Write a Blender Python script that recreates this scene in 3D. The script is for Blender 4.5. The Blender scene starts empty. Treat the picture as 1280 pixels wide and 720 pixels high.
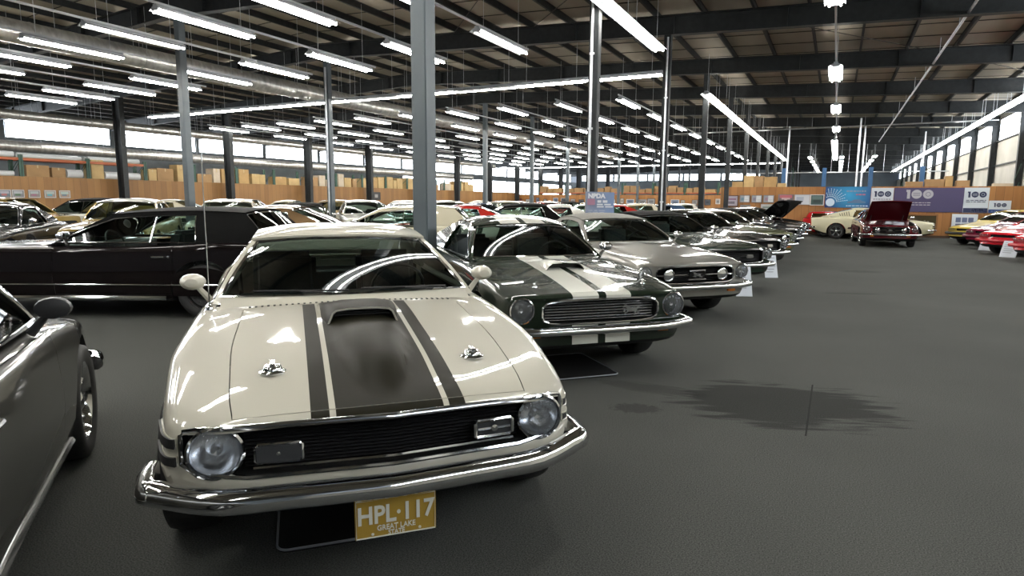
import bpy, bmesh, math, random
from math import sin, cos, pi, radians, sqrt
from mathutils import Vector, Matrix
from mathutils.bvhtree import BVHTree
random.seed(11)
SC = bpy.context.scene
COL = SC.collection

# ------------------------------------------------------------------ helpers
def mk_obj(name, mesh, mats=(), parent=None, loc=None, rot=None):
    o = bpy.data.objects.new(name, mesh)
    COL.objects.link(o)
    if parent is not None:
        o.parent = parent
    if loc is not None:
        o.location = loc
    if rot is not None:
        o.rotation_euler = rot
    return o

def to_mesh(bm, name, mats, sharp=38, smooth=True):
    bmesh.ops.recalc_face_normals(bm, faces=bm.faces) if False else None
    if smooth:
        for f in bm.faces:
            f.smooth = True
        a = radians(sharp)
        bm.normal_update()
        for e in bm.edges:
            if len(e.link_faces) == 2 and e.calc_face_angle(0) > a:
                e.smooth = False
    me = bpy.data.meshes.new(name)
    bm.to_mesh(me)
    bm.free()
    for m in mats:
        me.materials.append(m)
    return me

def obj(name, bm, mats, parent=None, loc=None, rot=None, sharp=38, smooth=True):
    if not isinstance(mats, (list, tuple)):
        mats = [mats]
    return mk_obj(name, to_mesh(bm, name, mats, sharp, smooth), mats, parent, loc, rot)

def tag(o, label=None, cat=None, group=None, kind=None):
    if label: o['label'] = label
    if cat: o['category'] = cat
    if group: o['group'] = group
    if kind: o['kind'] = kind
    return o

def thing(name, label, cat, loc=(0, 0, 0), rz=0, group=None):
    o = bpy.data.objects.new(name, None)
    COL.objects.link(o)
    o.empty_display_size = .2
    o.location = loc
    o.rotation_euler = (0, 0, rz)
    return tag(o, label, cat, group)

def struct(name, bm, mats, **k):
    o = obj(name, bm, mats, **k)
    o['kind'] = 'structure'
    return o

def box(bm, x0, x1, y0, y1, z0, z1, mi=0):
    v = [bm.verts.new(p) for p in ((x0, y0, z0), (x1, y0, z0), (x1, y1, z0), (x0, y1, z0), (x0, y0, z1), (x1, y0, z1), (x1, y1, z1), (x0, y1, z1))]
    for q in ((3, 2, 1, 0), (4, 5, 6, 7), (0, 1, 5, 4), (1, 2, 6, 5), (2, 3, 7, 6), (3, 0, 4, 7)):
        f = bm.faces.new([v[i] for i in q]); f.material_index = mi
    return v

def bbox(x0, x1, y0, y1, z0, z1, bev=.01, seg=2):
    bm = bmesh.new()
    box(bm, x0, x1, y0, y1, z0, z1)
    bmesh.ops.bevel(bm, geom=bm.edges[:], offset=bev, segments=seg, affect='EDGES', profile=.5)
    return bm

def tube(bm, pts, r, n=6, closed=False, mi=0, sx=1., caps=True):
    pts = [Vector(p) for p in pts]
    N = len(pts)
    rings = []
    up = Vector((0, 0, 1))
    for i, p in enumerate(pts):
        a = pts[(i - 1) % N] if (closed or i > 0) else p
        b = pts[(i + 1) % N] if (closed or i < N - 1) else p
        t = (b - a)
        if t.length < 1e-9: t = Vector((1, 0, 0))
        t.normalize()
        u = up if abs(t.dot(up)) < .95 else Vector((0, 1, 0))
        s = t.cross(u).normalized()
        w = s.cross(t).normalized()
        rr = r[i] if isinstance(r, (list, tuple)) else r
        rings.append([bm.verts.new(p + rr * (cos(2 * pi * k / n) * s * sx + sin(2 * pi * k / n) * w)) for k in range(n)])
    M = N if closed else N - 1
    for i in range(M):
        A, B = rings[i], rings[(i + 1) % N]
        for k in range(n):
            f = bm.faces.new((A[k], A[(k + 1) % n], B[(k + 1) % n], B[k])); f.material_index = mi
    if not closed and caps and n > 2:
        f = bm.faces.new(rings[0][::-1]); f.material_index = mi
        f = bm.faces.new(rings[-1]); f.material_index = mi

def lathe(bm, prof, n=24, axis='y', cx=0, cy=0, cz=0, mi=0, closed=False):
    """prof: list of (radius, offset along axis)"""
    rings = []
    for r, h in prof:
        ring = []
        for k in range(n):
            a = 2 * pi * k / n
            if axis == 'y': p = (cx + r * cos(a), cy + h, cz + r * sin(a))
            elif axis == 'x': p = (cx + h, cy + r * cos(a), cz + r * sin(a))
            else: p = (cx + r * cos(a), cy + r * sin(a), cz + h)
            ring.append(bm.verts.new(p))
        rings.append(ring)
    for i in range(len(rings) - 1):
        for k in range(n):
            f = bm.faces.new((rings[i][k], rings[i][(k + 1) % n], rings[i + 1][(k + 1) % n], rings[i + 1][k])); f.material_index = mi
    if prof[0][0] > 1e-6 and not closed:
        f = bm.faces.new(rings[0][::-1]); f.material_index = mi
    if prof[-1][0] > 1e-6 and not closed:
        f = bm.faces.new(rings[-1]); f.material_index = mi
    return rings

def grid(bm, P, nu, nv, mi=0, flip=False):
    V = [[bm.verts.new(P(i / nu, j / nv)) for j in range(nv + 1)] for i in range(nu + 1)]
    for i in range(nu):
        for j in range(nv):
            q = (V[i][j], V[i + 1][j], V[i + 1][j + 1], V[i][j + 1])
            f = bm.faces.new(q[::-1] if flip else q); f.material_index = mi
    return V

def thick(bm, t, mi=None):
    """give an open sheet a thickness"""
    bm.normal_update()
    bmesh.ops.solidify(bm, geom=bm.faces[:], thickness=t)

def key(pts):
    xs = [p[0] for p in pts]; ys = [p[1] for p in pts]
    n = len(xs)
    if n == 1: return lambda x: ys[0]
    if xs[0] > xs[-1]: xs, ys = xs[::-1], ys[::-1]
    d = [(ys[i + 1] - ys[i]) / (xs[i + 1] - xs[i]) for i in range(n - 1)]
    m = [d[0]] + [0 if d[i - 1] * d[i] <= 0 else 2 * d[i - 1] * d[i] / (d[i - 1] + d[i]) for i in range(1, n - 1)] + [d[-1]]
    def f(x):
        if x <= xs[0]: return ys[0]
        if x >= xs[-1]: return ys[-1]
        i = 0
        while x > xs[i + 1]: i += 1
        h = xs[i + 1] - xs[i]; t = (x - xs[i]) / h
        return (ys[i] * (1 + 2 * t) * (1 - t) ** 2 + h * m[i] * t * (1 - t) ** 2 + ys[i + 1] * t * t * (3 - 2 * t) + h * m[i + 1] * t * t * (t - 1))
    return f

def sstep(a, b, x):
    t = max(0., min(1., (x - a) / (b - a)))
    return t * t * (3 - 2 * t)

def crom(P, per):
    out = []
    n = len(P)
    for i in range(n - 1):
        p0 = P[max(i - 1, 0)]; p1 = P[i]; p2 = P[i + 1]; p3 = P[min(i + 2, n - 1)]
        k = per[i] if isinstance(per, (list, tuple)) else per
        for j in range(k):
            t = j / k
            out.append(tuple(.5 * ((2 * b) + (c - a) * t + (2 * a - 5 * b + 4 * c - d) * t * t + (3 * b - a - 3 * c + d) * t ** 3) for a, b, c, d in zip(p0, p1, p2, p3)))
    out.append(tuple(P[-1]))
    return out

# ------------------------------------------------------------------ materials
def nodes(name):
    m = bpy.data.materials.new(name); m.use_nodes = True
    nt = m.node_tree
    return m, nt, nt.nodes['Principled BSDF']

def N(nt, typ, **k):
    n = nt.nodes.new(typ)
    for a, b in k.items(): setattr(n, a, b)
    return n

def lin(c):
    if isinstance(c, str):
        c = [int(c[i:i + 2], 16) / 255 for i in (0, 2, 4)]
        c = [x / 12.92 if x <= .04045 else ((x + .055) / 1.055) ** 2.4 for x in c]
    return (c[0], c[1], c[2], 1.)

def noise_mix(nt, c1, c2, scale, detail=4, lo=.35, hi=.65, coord='Object', stretch=None):
    tc = N(nt, 'ShaderNodeTexCoord')
    nz = N(nt, 'ShaderNodeTexNoise'); nz.inputs['Scale'].default_value = scale; nz.inputs['Detail'].default_value = detail
    src = tc.outputs[coord]
    if stretch:
        mp = N(nt, 'ShaderNodeMapping'); mp.inputs['Scale'].default_value = stretch
        nt.links.new(src, mp.inputs['Vector']); src = mp.outputs[0]
    nt.links.new(src, nz.inputs['Vector'])
    mr = N(nt, 'ShaderNodeMapRange'); mr.inputs[1].default_value = lo; mr.inputs[2].default_value = hi
    nt.links.new(nz.outputs['Fac'], mr.inputs[0])
    mx = N(nt, 'ShaderNodeMix', data_type='RGBA')
    mx.inputs[6].default_value = lin(c1); mx.inputs[7].default_value = lin(c2)
    nt.links.new(mr.outputs[0], mx.inputs[0])
    return mx.outputs[2], nz.outputs['Fac']

_mc = {}
def mat(name, c, rough=.5, metal=0., c2=None, scale=20, coat=0., bump=0., spec=.5, stretch=None, lo=.35, hi=.65):
    if name in _mc: return _mc[name]
    m, nt, b = nodes(name)
    b.inputs['Base Color'].default_value = lin(c)
    b.inputs['Roughness'].default_value = rough
    b.inputs['Metallic'].default_value = metal
    b.inputs['Specular IOR Level'].default_value = spec
    if coat:
        b.inputs['Coat Weight'].default_value = coat
        b.inputs['Coat Roughness'].default_value = .03
    if c2 is not None or bump:
        col, fac = noise_mix(nt, c, c2 if c2 is not None else c, scale, stretch=stretch, lo=lo, hi=hi)
        if c2 is not None: nt.links.new(col, b.inputs['Base Color'])
        if bump:
            bp = N(nt, 'ShaderNodeBump'); bp.inputs['Strength'].default_value = bump; bp.inputs['Distance'].default_value = .01
            nt.links.new(fac, bp.inputs['Height']); nt.links.new(bp.outputs[0], b.inputs['Normal'])
    _mc[name] = m
    return m

def emit(name, c, s):
    if name in _mc: return _mc[name]
    m, nt, b = nodes(name)
    b.inputs['Base Color'].default_value = lin(c)
    b.inputs['Emission Color'].default_value = lin(c)
    b.inputs['Emission Strength'].default_value = s
    b.inputs['Roughness'].default_value = .4
    _mc[name] = m
    return m

def glassy(name, tint, refl=1.5, rough=.02):
    if name in _mc: return _mc[name]
    m = bpy.data.materials.new(name); m.use_nodes = True
    nt = m.node_tree; nt.nodes.clear()
    out = N(nt, 'ShaderNodeOutputMaterial')
    tr = N(nt, 'ShaderNodeBsdfTransparent'); tr.inputs[0].default_value = lin(tint)
    gl = N(nt, 'ShaderNodeBsdfGlossy'); gl.inputs['Roughness'].default_value = rough
    gl.inputs[0].default_value = (1, 1, 1, 1)
    fr = N(nt, 'ShaderNodeFresnel'); fr.inputs['IOR'].default_value = refl
    mx = N(nt, 'ShaderNodeMixShader')
    nt.links.new(fr.outputs[0], mx.inputs[0]); nt.links.new(tr.outputs[0], mx.inputs[1]); nt.links.new(gl.outputs[0], mx.inputs[2])
    nt.links.new(mx.outputs[0], out.inputs[0])
    _mc[name] = m
    return m

CHROME = mat('chrome', (.82, .83, .85), .07, 1.)
DULLMETAL = mat('dull_metal', (.42, .43, .45), .35, 1.)
BLACK = mat('black_plastic', (.012, .012, .013), .45)
WELL = mat('underbody_black', (.006, .006, .006), .9)
RUBBER = mat('tyre_rubber', (.012, .012, .012), .62, c2=(.02, .02, .02), scale=60, bump=.15)
MATTE = mat('matte_black', (.02, .02, .02), .5)
GLASS = glassy('car_glass', (.58, .70, .65), 1.45)
DGLASS = glassy('dark_car_glass', (.40, .47, .45), 1.40)
def lens_mat():
    m = bpy.data.materials.new('lamp_lens'); m.use_nodes = True
    nt = m.node_tree; nt.nodes.clear()
    out = N(nt, 'ShaderNodeOutputMaterial')
    tr = N(nt, 'ShaderNodeBsdfTransparent'); tr.inputs[0].default_value = (.9, .92, .94, 1)
    df = N(nt, 'ShaderNodeBsdfDiffuse'); df.inputs[0].default_value = (.62, .65, .68, 1)
    gl = N(nt, 'ShaderNodeBsdfGlossy'); gl.inputs['Roughness'].default_value = .05
    a = N(nt, 'ShaderNodeMixShader'); a.inputs[0].default_value = .10
    tc = N(nt, 'ShaderNodeTexCoord'); wv = N(nt, 'ShaderNodeTexWave'); wv.bands_direction = 'Y'; wv.inputs['Scale'].default_value = 22; wv.inputs['Distortion'].default_value = .6
    nt.links.new(tc.outputs['Object'], wv.inputs['Vector'])
    bp = N(nt, 'ShaderNodeBump'); bp.inputs['Strength'].default_value = .7; bp.inputs['Distance'].default_value = .004; nt.links.new(wv.outputs['Fac'], bp.inputs['Height'])
    nt.links.new(bp.outputs[0], gl.inputs['Normal'])
    b = N(nt, 'ShaderNodeMixShader'); fr = N(nt, 'ShaderNodeFresnel'); fr.inputs['IOR'].default_value = 1.5
    nt.links.new(tr.outputs[0], a.inputs[1]); nt.links.new(df.outputs[0], a.inputs[2])
    nt.links.new(fr.outputs[0], b.inputs[0]); nt.links.new(a.outputs[0], b.inputs[1]); nt.links.new(gl.outputs[0], b.inputs[2]); nt.links.new(b.outputs[0], out.inputs[0])
    return m
LENS = lens_mat()
DISH = mat('lamp_dish', (.80, .81, .83), .20, 1.)
AMBER = mat('amber_lens', (.7, .2, .02), .15, coat=1.)
REDLENS = mat('red_lens', (.35, .01, .01), .15, coat=1.)
SEATM = mat('seat_vinyl', (.02, .02, .022), .42, c2=(.035, .035, .037), scale=30)
SEATT = mat('seat_tan_vinyl', (.12, .08, .05), .45, c2=(.16, .11, .07), scale=30)
VINYLB = mat('black_vinyl_roof', (.004, .004, .004), .6, c2=(.007, .007, .007), scale=180, bump=.2, spec=.04)
VINYLG = mat('grey_vinyl_roof', (.10, .095, .08), .55, c2=(.13, .12, .10), scale=180, bump=.3)

def paint(name, c, metal=0., rough=.32, coat=1.):
    return mat('paint_' + name, c, rough, metal, c2=tuple(min(1, x * 1.06) for x in c), scale=300, coat=coat, spec=.04)

def striped(name, base, bands, metal=0., rough=.32, xmax=None, top_only=True, front=False):
    """bands: list of (|y| min, |y| max, colour, roughness) in the car's own coordinates, on surfaces that face up"""
    key_ = 'paint_' + name
    if key_ in _mc: return _mc[key_]
    m, nt, b = nodes(key_)
    b.inputs['Metallic'].default_value = metal
    b.inputs['Specular IOR Level'].default_value = .06
    b.inputs['Coat Roughness'].default_value = .03
    tc = N(nt, 'ShaderNodeTexCoord')
    sp = N(nt, 'ShaderNodeSeparateXYZ'); nt.links.new(tc.outputs['Object'], sp.inputs[0])
    ab = N(nt, 'ShaderNodeMath', operation='ABSOLUTE'); nt.links.new(sp.outputs['Y'], ab.inputs[0])
    nsp = N(nt, 'ShaderNodeSeparateXYZ'); nt.links.new(tc.outputs['Normal'], nsp.inputs[0])
    up = N(nt, 'ShaderNodeMath', operation='GREATER_THAN'); up.inputs[1].default_value = .25 if top_only else -2
    nt.links.new(nsp.outputs['Z'], up.inputs[0])
    if front == 'nose':
        fx = N(nt, 'ShaderNodeMath', operation='GREATER_THAN'); fx.inputs[1].default_value = -.2; nt.links.new(sp.outputs['X'], fx.inputs[0])
        fz = N(nt, 'ShaderNodeMath', operation='GREATER_THAN'); fz.inputs[1].default_value = .712; nt.links.new(sp.outputs['Z'], fz.inputs[0])
        u2 = N(nt, 'ShaderNodeMath', operation='MULTIPLY'); nt.links.new(fx.outputs[0], u2.inputs[0]); nt.links.new(fz.outputs[0], u2.inputs[1]); up = u2
    elif front:
        fx = N(nt, 'ShaderNodeMath', operation='GREATER_THAN'); fx.inputs[1].default_value = -.16; nt.links.new(sp.outputs['X'], fx.inputs[0])
        u2 = N(nt, 'ShaderNodeMath', operation='MAXIMUM'); nt.links.new(up.outputs[0], u2.inputs[0]); nt.links.new(fx.outputs[0], u2.inputs[1]); up = u2
    col = None; ro = None; co = None
    prev = lin(base)
    for lo, hi, c, r, k in bands:
        g1 = N(nt, 'ShaderNodeMath', operation='GREATER_THAN'); g1.inputs[1].default_value = lo; nt.links.new(ab.outputs[0], g1.inputs[0])
        g2 = N(nt, 'ShaderNodeMath', operation='LESS_THAN'); g2.inputs[1].default_value = hi; nt.links.new(ab.outputs[0], g2.inputs[0])
        a = N(nt, 'ShaderNodeMath', operation='MULTIPLY'); nt.links.new(g1.outputs[0], a.inputs[0]); nt.links.new(g2.outputs[0], a.inputs[1])
        a2 = N(nt, 'ShaderNodeMath', operation='MULTIPLY'); nt.links.new(a.outputs[0], a2.inputs[0]); nt.links.new(up.outputs[0], a2.inputs[1])
        mx = N(nt, 'ShaderNodeMix', data_type='RGBA'); nt.links.new(a2.outputs[0], mx.inputs[0])
        mx.inputs[7].default_value = lin(c)
        if col is None: mx.inputs[6].default_value = prev
        else: nt.links.new(col, mx.inputs[6])
        col = mx.outputs[2]
        for which, val, base_v in (('r', r, rough), ('k', k, 1.)):
            mm = N(nt, 'ShaderNodeMix', data_type='FLOAT'); nt.links.new(a2.outputs[0], mm.inputs[0]); mm.inputs[3].default_value = val
            src = ro if which == 'r' else co
            if src is None: mm.inputs[2].default_value = base_v
            else: nt.links.new(src, mm.inputs[2])
            if which == 'r': ro = mm.outputs[0]
            else: co = mm.outputs[0]
    nt.links.new(col, b.inputs['Base Color']); nt.links.new(ro, b.inputs['Roughness']); nt.links.new(co, b.inputs['Coat Weight'])
    _mc[key_] = m
    return m

# ------------------------------------------------------------------ car builder
# local frame of a car: x = 0 at the nose and negative to the tail, y to the car's left, z up
MAXLOD = 3
class Car:
    pass

def V_map(S):
    vk, vr, vs, ve = S.get('v', (.06, .30, .60, 1.1))
    def f(x, y):
        a = abs(y)
        s = vk * a + vr * max(0., a - vs) ** 1.5
        w = sstep(-ve, -.02, x)
        L = S['L']
        t = S.get('tailbow', .10) * a ** 2 * sstep(-(L - .7), -L, x)
        return x - s * w + t
    return f

def build_style(name, S):
    """returns a dict of part name -> list of (mesh, slots) sharing car coordinates; slots name paint / roof etc."""
    L = S['L']
    hw, zs, zc, zb = key(S['hw']), key(S['zs']), key(S['zc']), key(S['zb'])
    vm = V_map(S)
    cx, tx = S['cowl'], S['deckx']           # cabin tub front and rear
    tubs = [(cx - .06, tx + .10, .80, .40)]
    if S.get('open_hood'):
        tubs.append((-.22, cx + .06, .66, .34))
    xs = set([0., -.006, -.015, -.03, -.05, -.08])
    x = -.12
    while x > -L + .02:
        xs.add(round(x, 3)); x -= .06
    xs |= {round(-L + d, 3) for d in (0, .006, .02, .05)}
    dcut = S['door']
    hx0, hx1 = S.get('hood_x', (-.05, cx + .10))
    cuts = [hx0, hx1, dcut[0], dcut[1], S.get('trunk_x', (tx - .12, -L + .04))[0], S.get('trunk_x', (tx - .12, -L + .04))[1]]
    for c in cuts:
        xs = {q for q in xs if abs(q - c) > .02}; 
    xs |= set(round(c, 3) for c in cuts)
    for a, b, _, _ in tubs:
        xs = {q for q in xs if abs(q - a) > .012 and abs(q - b) > .012}
        xs |= {round(a, 3), round(a - .008, 3), round(b, 3), round(b + .008, 3)}
    xs = sorted(xs, reverse=True)
    bulge = S.get('bulge')
    flare = S.get('flare', .0)
    per = [2, 2, 2, 3, 4, 3, 2, 3, 4, S.get('topseg', 12)]
    def section(x):
        W_, s_, c_, b_ = hw(x), zs(x), zc(x), zb(x)
        e = 0.
        if x > -.05: e = .018 * (1 + x / .05) ** 2
        if x < -L + .05: e = .018 * (1 - (x + L) / .05) ** 2
        W_ -= e; s_ -= e; c_ -= e; b_ += e
        for ax in S['axles']:                # wheel-arch swell
            W_ += flare * math.exp(-((x - ax) / .34) ** 2)
        tb = None
        for a, b, ty, tz in tubs:
            if b + .001 >= x >= a - .001 if a < b else (a + .001 >= x >= b - .001): tb = (ty, tz)
        h = s_ - b_
        cr = S.get('crease', .0)
        P = [(0, b_), (.70 * W_, b_), (.92 * W_, b_ + .015), (.975 * W_, b_ + .09), (W_, b_ + .45 * h), (.99 * W_ + cr, s_ - .17), (.972 * W_, s_ - .055), (.935 * W_, s_ - .008), (.80 * W_, s_ + .12 * (c_ - s_) + .004), (.60 * W_, s_ + .55 * (c_ - s_)), (0, c_)]
        pts = crom(P, per)
        if tb:
            k0 = sum(per[:7])
            res = []
            for i, (y, z) in enumerate(pts):
                if i > k0 + 2:
                    m = len(pts) - 1 - (k0 + 2)
                    t = (i - k0 - 2) / m
                    yy = .86 * W_ if t < .12 else .84 * W_ * (1 - (t - .12) / .88)
                    zz = z if t < .12 else tb[1]
                    if t < .12: zz = s_ + .004
                    res.append((yy, zz))
                else: res.append((y, z))
            pts = res
        elif bulge:
            pts = [(y, z + (bulge(x, y) if i > sum(per[:8]) else 0)) for i, (y, z) in enumerate(pts)]
        return pts
    bm = bmesh.new()
    rings = []
    for x in xs:
        half = section(x)
        full = half + [(-y, z) for y, z in half[-2:0:-1]]
        rings.append([bm.verts.new((vm(x, y), y, z)) for y, z in full])
    n = len(rings[0])
    for i in range(len(rings) - 1):
        A, B = rings[i], rings[i + 1]
        for k in range(n):
            bm.faces.new((A[k], A[(k + 1) % n], B[(k + 1) % n], B[k]))
    # nose and tail: a frame round a recessed opening
    def face_end(ring, op, depth, sgn, mi_frame, mi_in):
        oy, oz0, oz1, rad = op
        zm = (oz0 + oz1) / 2; hh = (oz1 - oz0) / 2
        inner, back = [], []
        rv = [v.co.copy() for v in ring]
        # parametrise by arc fraction between corresponding extreme points
        for v in rv:
            dy, dz = v.y, v.z - zm
            if abs(dy) < 1e-6 and abs(dz) < 1e-6: dz = 1e-3
            # superellipse projection
            p = rad
            W_ = max(abs(q.y) for q in rv); H1 = max(q.z for q in rv) - zm; H0 = zm - min(q.z for q in rv)
            ny, nz = dy / W_, dz / (H1 if dz > 0 else H0)
            r = (abs(ny) ** p + abs(nz) ** p) ** (1 / p)
            ny, nz = ny / r, nz / r
            y, z = ny * oy, zm + nz * hh
            taper = S.get('optaper', 0.) if sgn > 0 else 0
            z += taper * (abs(y) / oy) * (1 if nz > 0 else 0)
            x0 = (0. if sgn > 0 else -L)
            inner.append(bm.verts.new((vm(x0, y) - sgn * .004, y, z)))
            back.append(bm.verts.new((vm(x0, y) - sgn * depth, y * .985, zm + (z - zm) * .95)))
        m = len(ring)
        for k in range(m):
            j = (k + 1) % m
            for A, B, mi in ((ring, inner, mi_frame), (inner, back, mi_in)):
                q = (A[k], A[j], B[j], B[k])
                f = bm.faces.new(q[::-1] if sgn > 0 else q); f.material_index = mi
        f = bm.faces.new(back[::-1] if sgn > 0 else back); f.material_index = mi_in
        c_ = sum((v.co for v in back), Vector()) / len(back)
        r = bmesh.ops.poke(bm, faces=[f])
        for ff in r['faces']: ff.material_index = mi_in
        return [v.co.copy() for v in inner]
    front_loop = face_end(rings[0], S['opening'], S.get('depth', .09), 1, 0, 1)
    rear_loop = face_end(rings[-1], S.get('tail', (.62, .56, .74, 6)), .03, -1, 0, 1)
    bm.normal_update()
    bmesh.ops.recalc_face_normals(bm, faces=bm.faces)
    me = bpy.data.meshes.new('tmp'); bm.to_mesh(me); bm.free()
    body = bpy.data.objects.new('tmp', me); COL.objects.link(body)
    # wheel arches
    R, wt = S['R'], S.get('tread', .205)
    aw = S.get('arch', .055)
    cb = bmesh.new()
    for ax in S['axles']:
        for sg in (1, -1):
            W_ = hw(ax)
            ys = [W_ - .30, W_ + .3]
            prof = [(R + aw, min(ys)), (R + aw, max(ys))]
            lathe(cb, prof, 40, 'y', ax, 0, R) if sg > 0 else lathe(cb, [(r, -y) for r, y in prof][::-1], 40, 'y', ax, 0, R)
    bmesh.ops.recalc_face_normals(cb, faces=cb.faces)
    cme = bpy.data.meshes.new('tmpc'); cb.to_mesh(cme); cb.free()
    cut = bpy.data.objects.new('tmpc', cme); COL.objects.link(cut)
    md = body.modifiers.new('b', 'BOOLEAN'); md.operation = 'DIFFERENCE'; md.object = cut; md.solver = 'EXACT'
    dg = bpy.context.evaluated_depsgraph_get(); dg.update()
    me2 = bpy.data.meshes.new_from_object(body.evaluated_get(dg))
    bpy.data.objects.remove(body); bpy.data.objects.remove(cut); bpy.data.meshes.remove(me); bpy.data.meshes.remove(cme)
    bm = bmesh.new(); bm.from_mesh(me2); bpy.data.meshes.remove(me2)
    bm.normal_update()
    for f in bm.faces:
        c = f.calc_center_median()
        for ax in S['axles']:
            r = sqrt((c.x - ax) ** 2 + (c.z - R) ** 2)
            W_ = hw(ax)
            if r < R + aw + .004 and abs(abs(c.y)) > W_ - .31 and (abs(f.normal.y) < .4 or abs(c.y) < W_ - .25): f.material_index = 1
        if f.normal.z < -.6: f.material_index = 1
        for a, b, ty, tz in tubs:
            if a - .02 >= c.x >= b + .02 or b + .02 >= c.x >= a - .02:
                if c.z < zs(c.x) - .02 and abs(c.y) < .83 * hw(c.x) + .03 and f.normal.z > -.5 and abs(c.y) < .87 * hw(c.x): f.material_index = 1
    bvh = BVHTree.FromBMesh(bm)
    parts = {}
    def add(nm, b, slots, sharp=38, smooth=True, child=None):
        if 'glass' in slots:               # glass faces outwards
            b.normal_update()
            for f in b.faces:
                c0 = f.calc_center_median()
                if f.normal.dot(c0 - Vector(((S['header'][0] + S['rear_header'][0]) / 2, 0, S['belt'] - .3))) < 0: f.normal_flip()
        parts.setdefault(nm, []).append((to_mesh(b, nm, [BLACK] * len(slots), sharp, smooth), slots, child))
    # split panels off so each has a real shut line
    def split(pred, nm):
        fs = [f for f in bm.faces if f.material_index == 0 and pred(f.calc_center_median(), f.normal)]
        if not fs: return
        keep = set(fs)
        nb = bmesh.new()
        vm_ = {}
        for f in fs:
            nb_v = []
            for v in f.verts:
                if v not in vm_: vm_[v] = nb.verts.new(v.co)
                nb_v.append(vm_[v])
            nb.faces.new(nb_v)
        bmesh.ops.delete(bm, geom=fs, context='FACES')
        moves = {}
        for v in nb.verts:
            be = [e for e in v.link_edges if len(e.link_faces) == 1]
            if be:
                c = sum((f.calc_center_median() for f in v.link_faces), Vector()) / len(v.link_faces)
                t = sum(((e.other_vert(v).co - v.co) for e in be), Vector())
                d = c - v.co
                if len(be) == 2:
                    tt = (be[0].other_vert(v).co - be[1].other_vert(v).co)
                    if tt.length > 1e-6:
                        tt.normalize(); d -= tt * d.dot(tt)
                if d.length > 1e-6: moves[v] = d.normalized() * S.get('gap', .004)
        for v, d in moves.items(): v.co += d
        # returned lip so the panel has an edge
        be = [e for e in nb.edges if len(e.link_faces) == 1]
        nb.normal_update()
        nrm = {v: v.normal.copy() for e in be for v in e.verts}
        r = bmesh.ops.extrude_edge_only(nb, edges=be)
        for v in [g for g in r['geom'] if isinstance(g, bmesh.types.BMVert)]:
            best = min(nrm, key=lambda q: (q.co - v.co).length_squared)
            v.co -= nrm[best] * .02
        add(nm, nb, ['paint'])
    hyf = S.get('hood_y', .66)
    if not S.get('open_hood'):
        split(lambda c, nn: hx1 < c.x - 0 and c.x < vm(hx0, c.y) + .001 and c.x > hx1 and abs(c.y) < hyf * hw(c.x) and nn.z > .3 and c.z > .5, 'hood')
    for sg in (1, -1):
        split(lambda c, nn: dcut[1] < c.x < dcut[0] and c.y * sg > .8 * hw(c.x) and c.z > zb(c.x) + .10 and c.z < zs(c.x) - .004 and nn.y * sg > .25, 'door')
    tr = S.get('trunk_x', (tx - .12, -L + .04))
    split(lambda c, nn: tr[1] < c.x < tr[0] and abs(c.y) < .76 * hw(c.x) and nn.z > .5 and c.z > .5, 'trunk_lid')
    body_slots = ['paint', 'well']
    add('body', bm, body_slots)

    # ---------------- cabin
    zbelt = S['belt']; yb, yr = S['yb'], S['yr']
    hxx, hz = S['header']; rxx, rz = S['rear_header']; bx, bz = S['backlight']
    w0, w1 = S['quarter']                     # x of the side window's rear edge at the belt and at the rail
    crown = S.get('crown', .055)
    def rail(t):                              # roof rail, t 0 front .. 1 rear
        return Vector((hxx + (rxx - hxx) * t, 0, hz + (rz - hz) * t + .035 * 4 * t * (1 - t)))
    def sy(x, z):
        t = max(-.2, min(1.15, (z - zbelt) / (hz - zbelt)))
        tap = S.get('cabtaper', 0.) * max(0, (x - hxx) / (rxx - hxx)) if rxx != hxx else 0
        return yb + (yr - yb) * t + .018 * sin(pi * max(0, min(1, t))) - tap
    nseg = 10
    A0 = Vector((cx - .10, 0, zbelt - .012)); C0 = Vector((bx + .02, 0, bz - .01))
    def outline():
        pts = []
        for i in range(nseg): pts.append(C0.lerp(A0, i / nseg))
        r0 = rail(0)
        for i in range(nseg): pts.append(A0.lerp(r0, i / nseg) + Vector((0, 0, .012 * sin(pi * i / nseg))))
        for i in range(nseg): pts.append(rail(i / nseg))
        r1 = rail(1)
        cb_ = S.get('sail', .0)
        for i in range(nseg): pts.append(r1.lerp(C0, i / nseg) + Vector((0, 0, cb_ * sin(pi * i / nseg))))
        return pts
    out = outline()
    ap = S.get('apillar', .055)
    rt = lambda x: max(0, min(1, (x - hxx) / (rxx - hxx)))
    fr = A0.lerp(rail(0), 0.0)
    wa0 = Vector((cx - .10 - ap * 1.1, 0, zbelt + .012)); wr0 = rail(0) + Vector((-ap * .9, 0, -.05))
    wc1 = Vector((w1, 0, rail(rt(w1)).z - .05)); wc0 = Vector((w0, 0, zbelt + .012))
    win = []
    for i in range(nseg): win.append(wc0.lerp(wa0, i / nseg))
    for i in range(nseg): win.append(wa0.lerp(wr0, i / nseg) + Vector((0, 0, .012 * sin(pi * i / nseg))))
    for i in range(nseg):
        p = wr0.lerp(wc1, i / nseg); p.z = rail(rt(p.x)).z - .05; win.append(p)
    for i in range(nseg): win.append(wc1.lerp(wc0, i / nseg) + Vector((S.get('winbow', 0) * sin(pi * i / nseg), 0, 0)))
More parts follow.
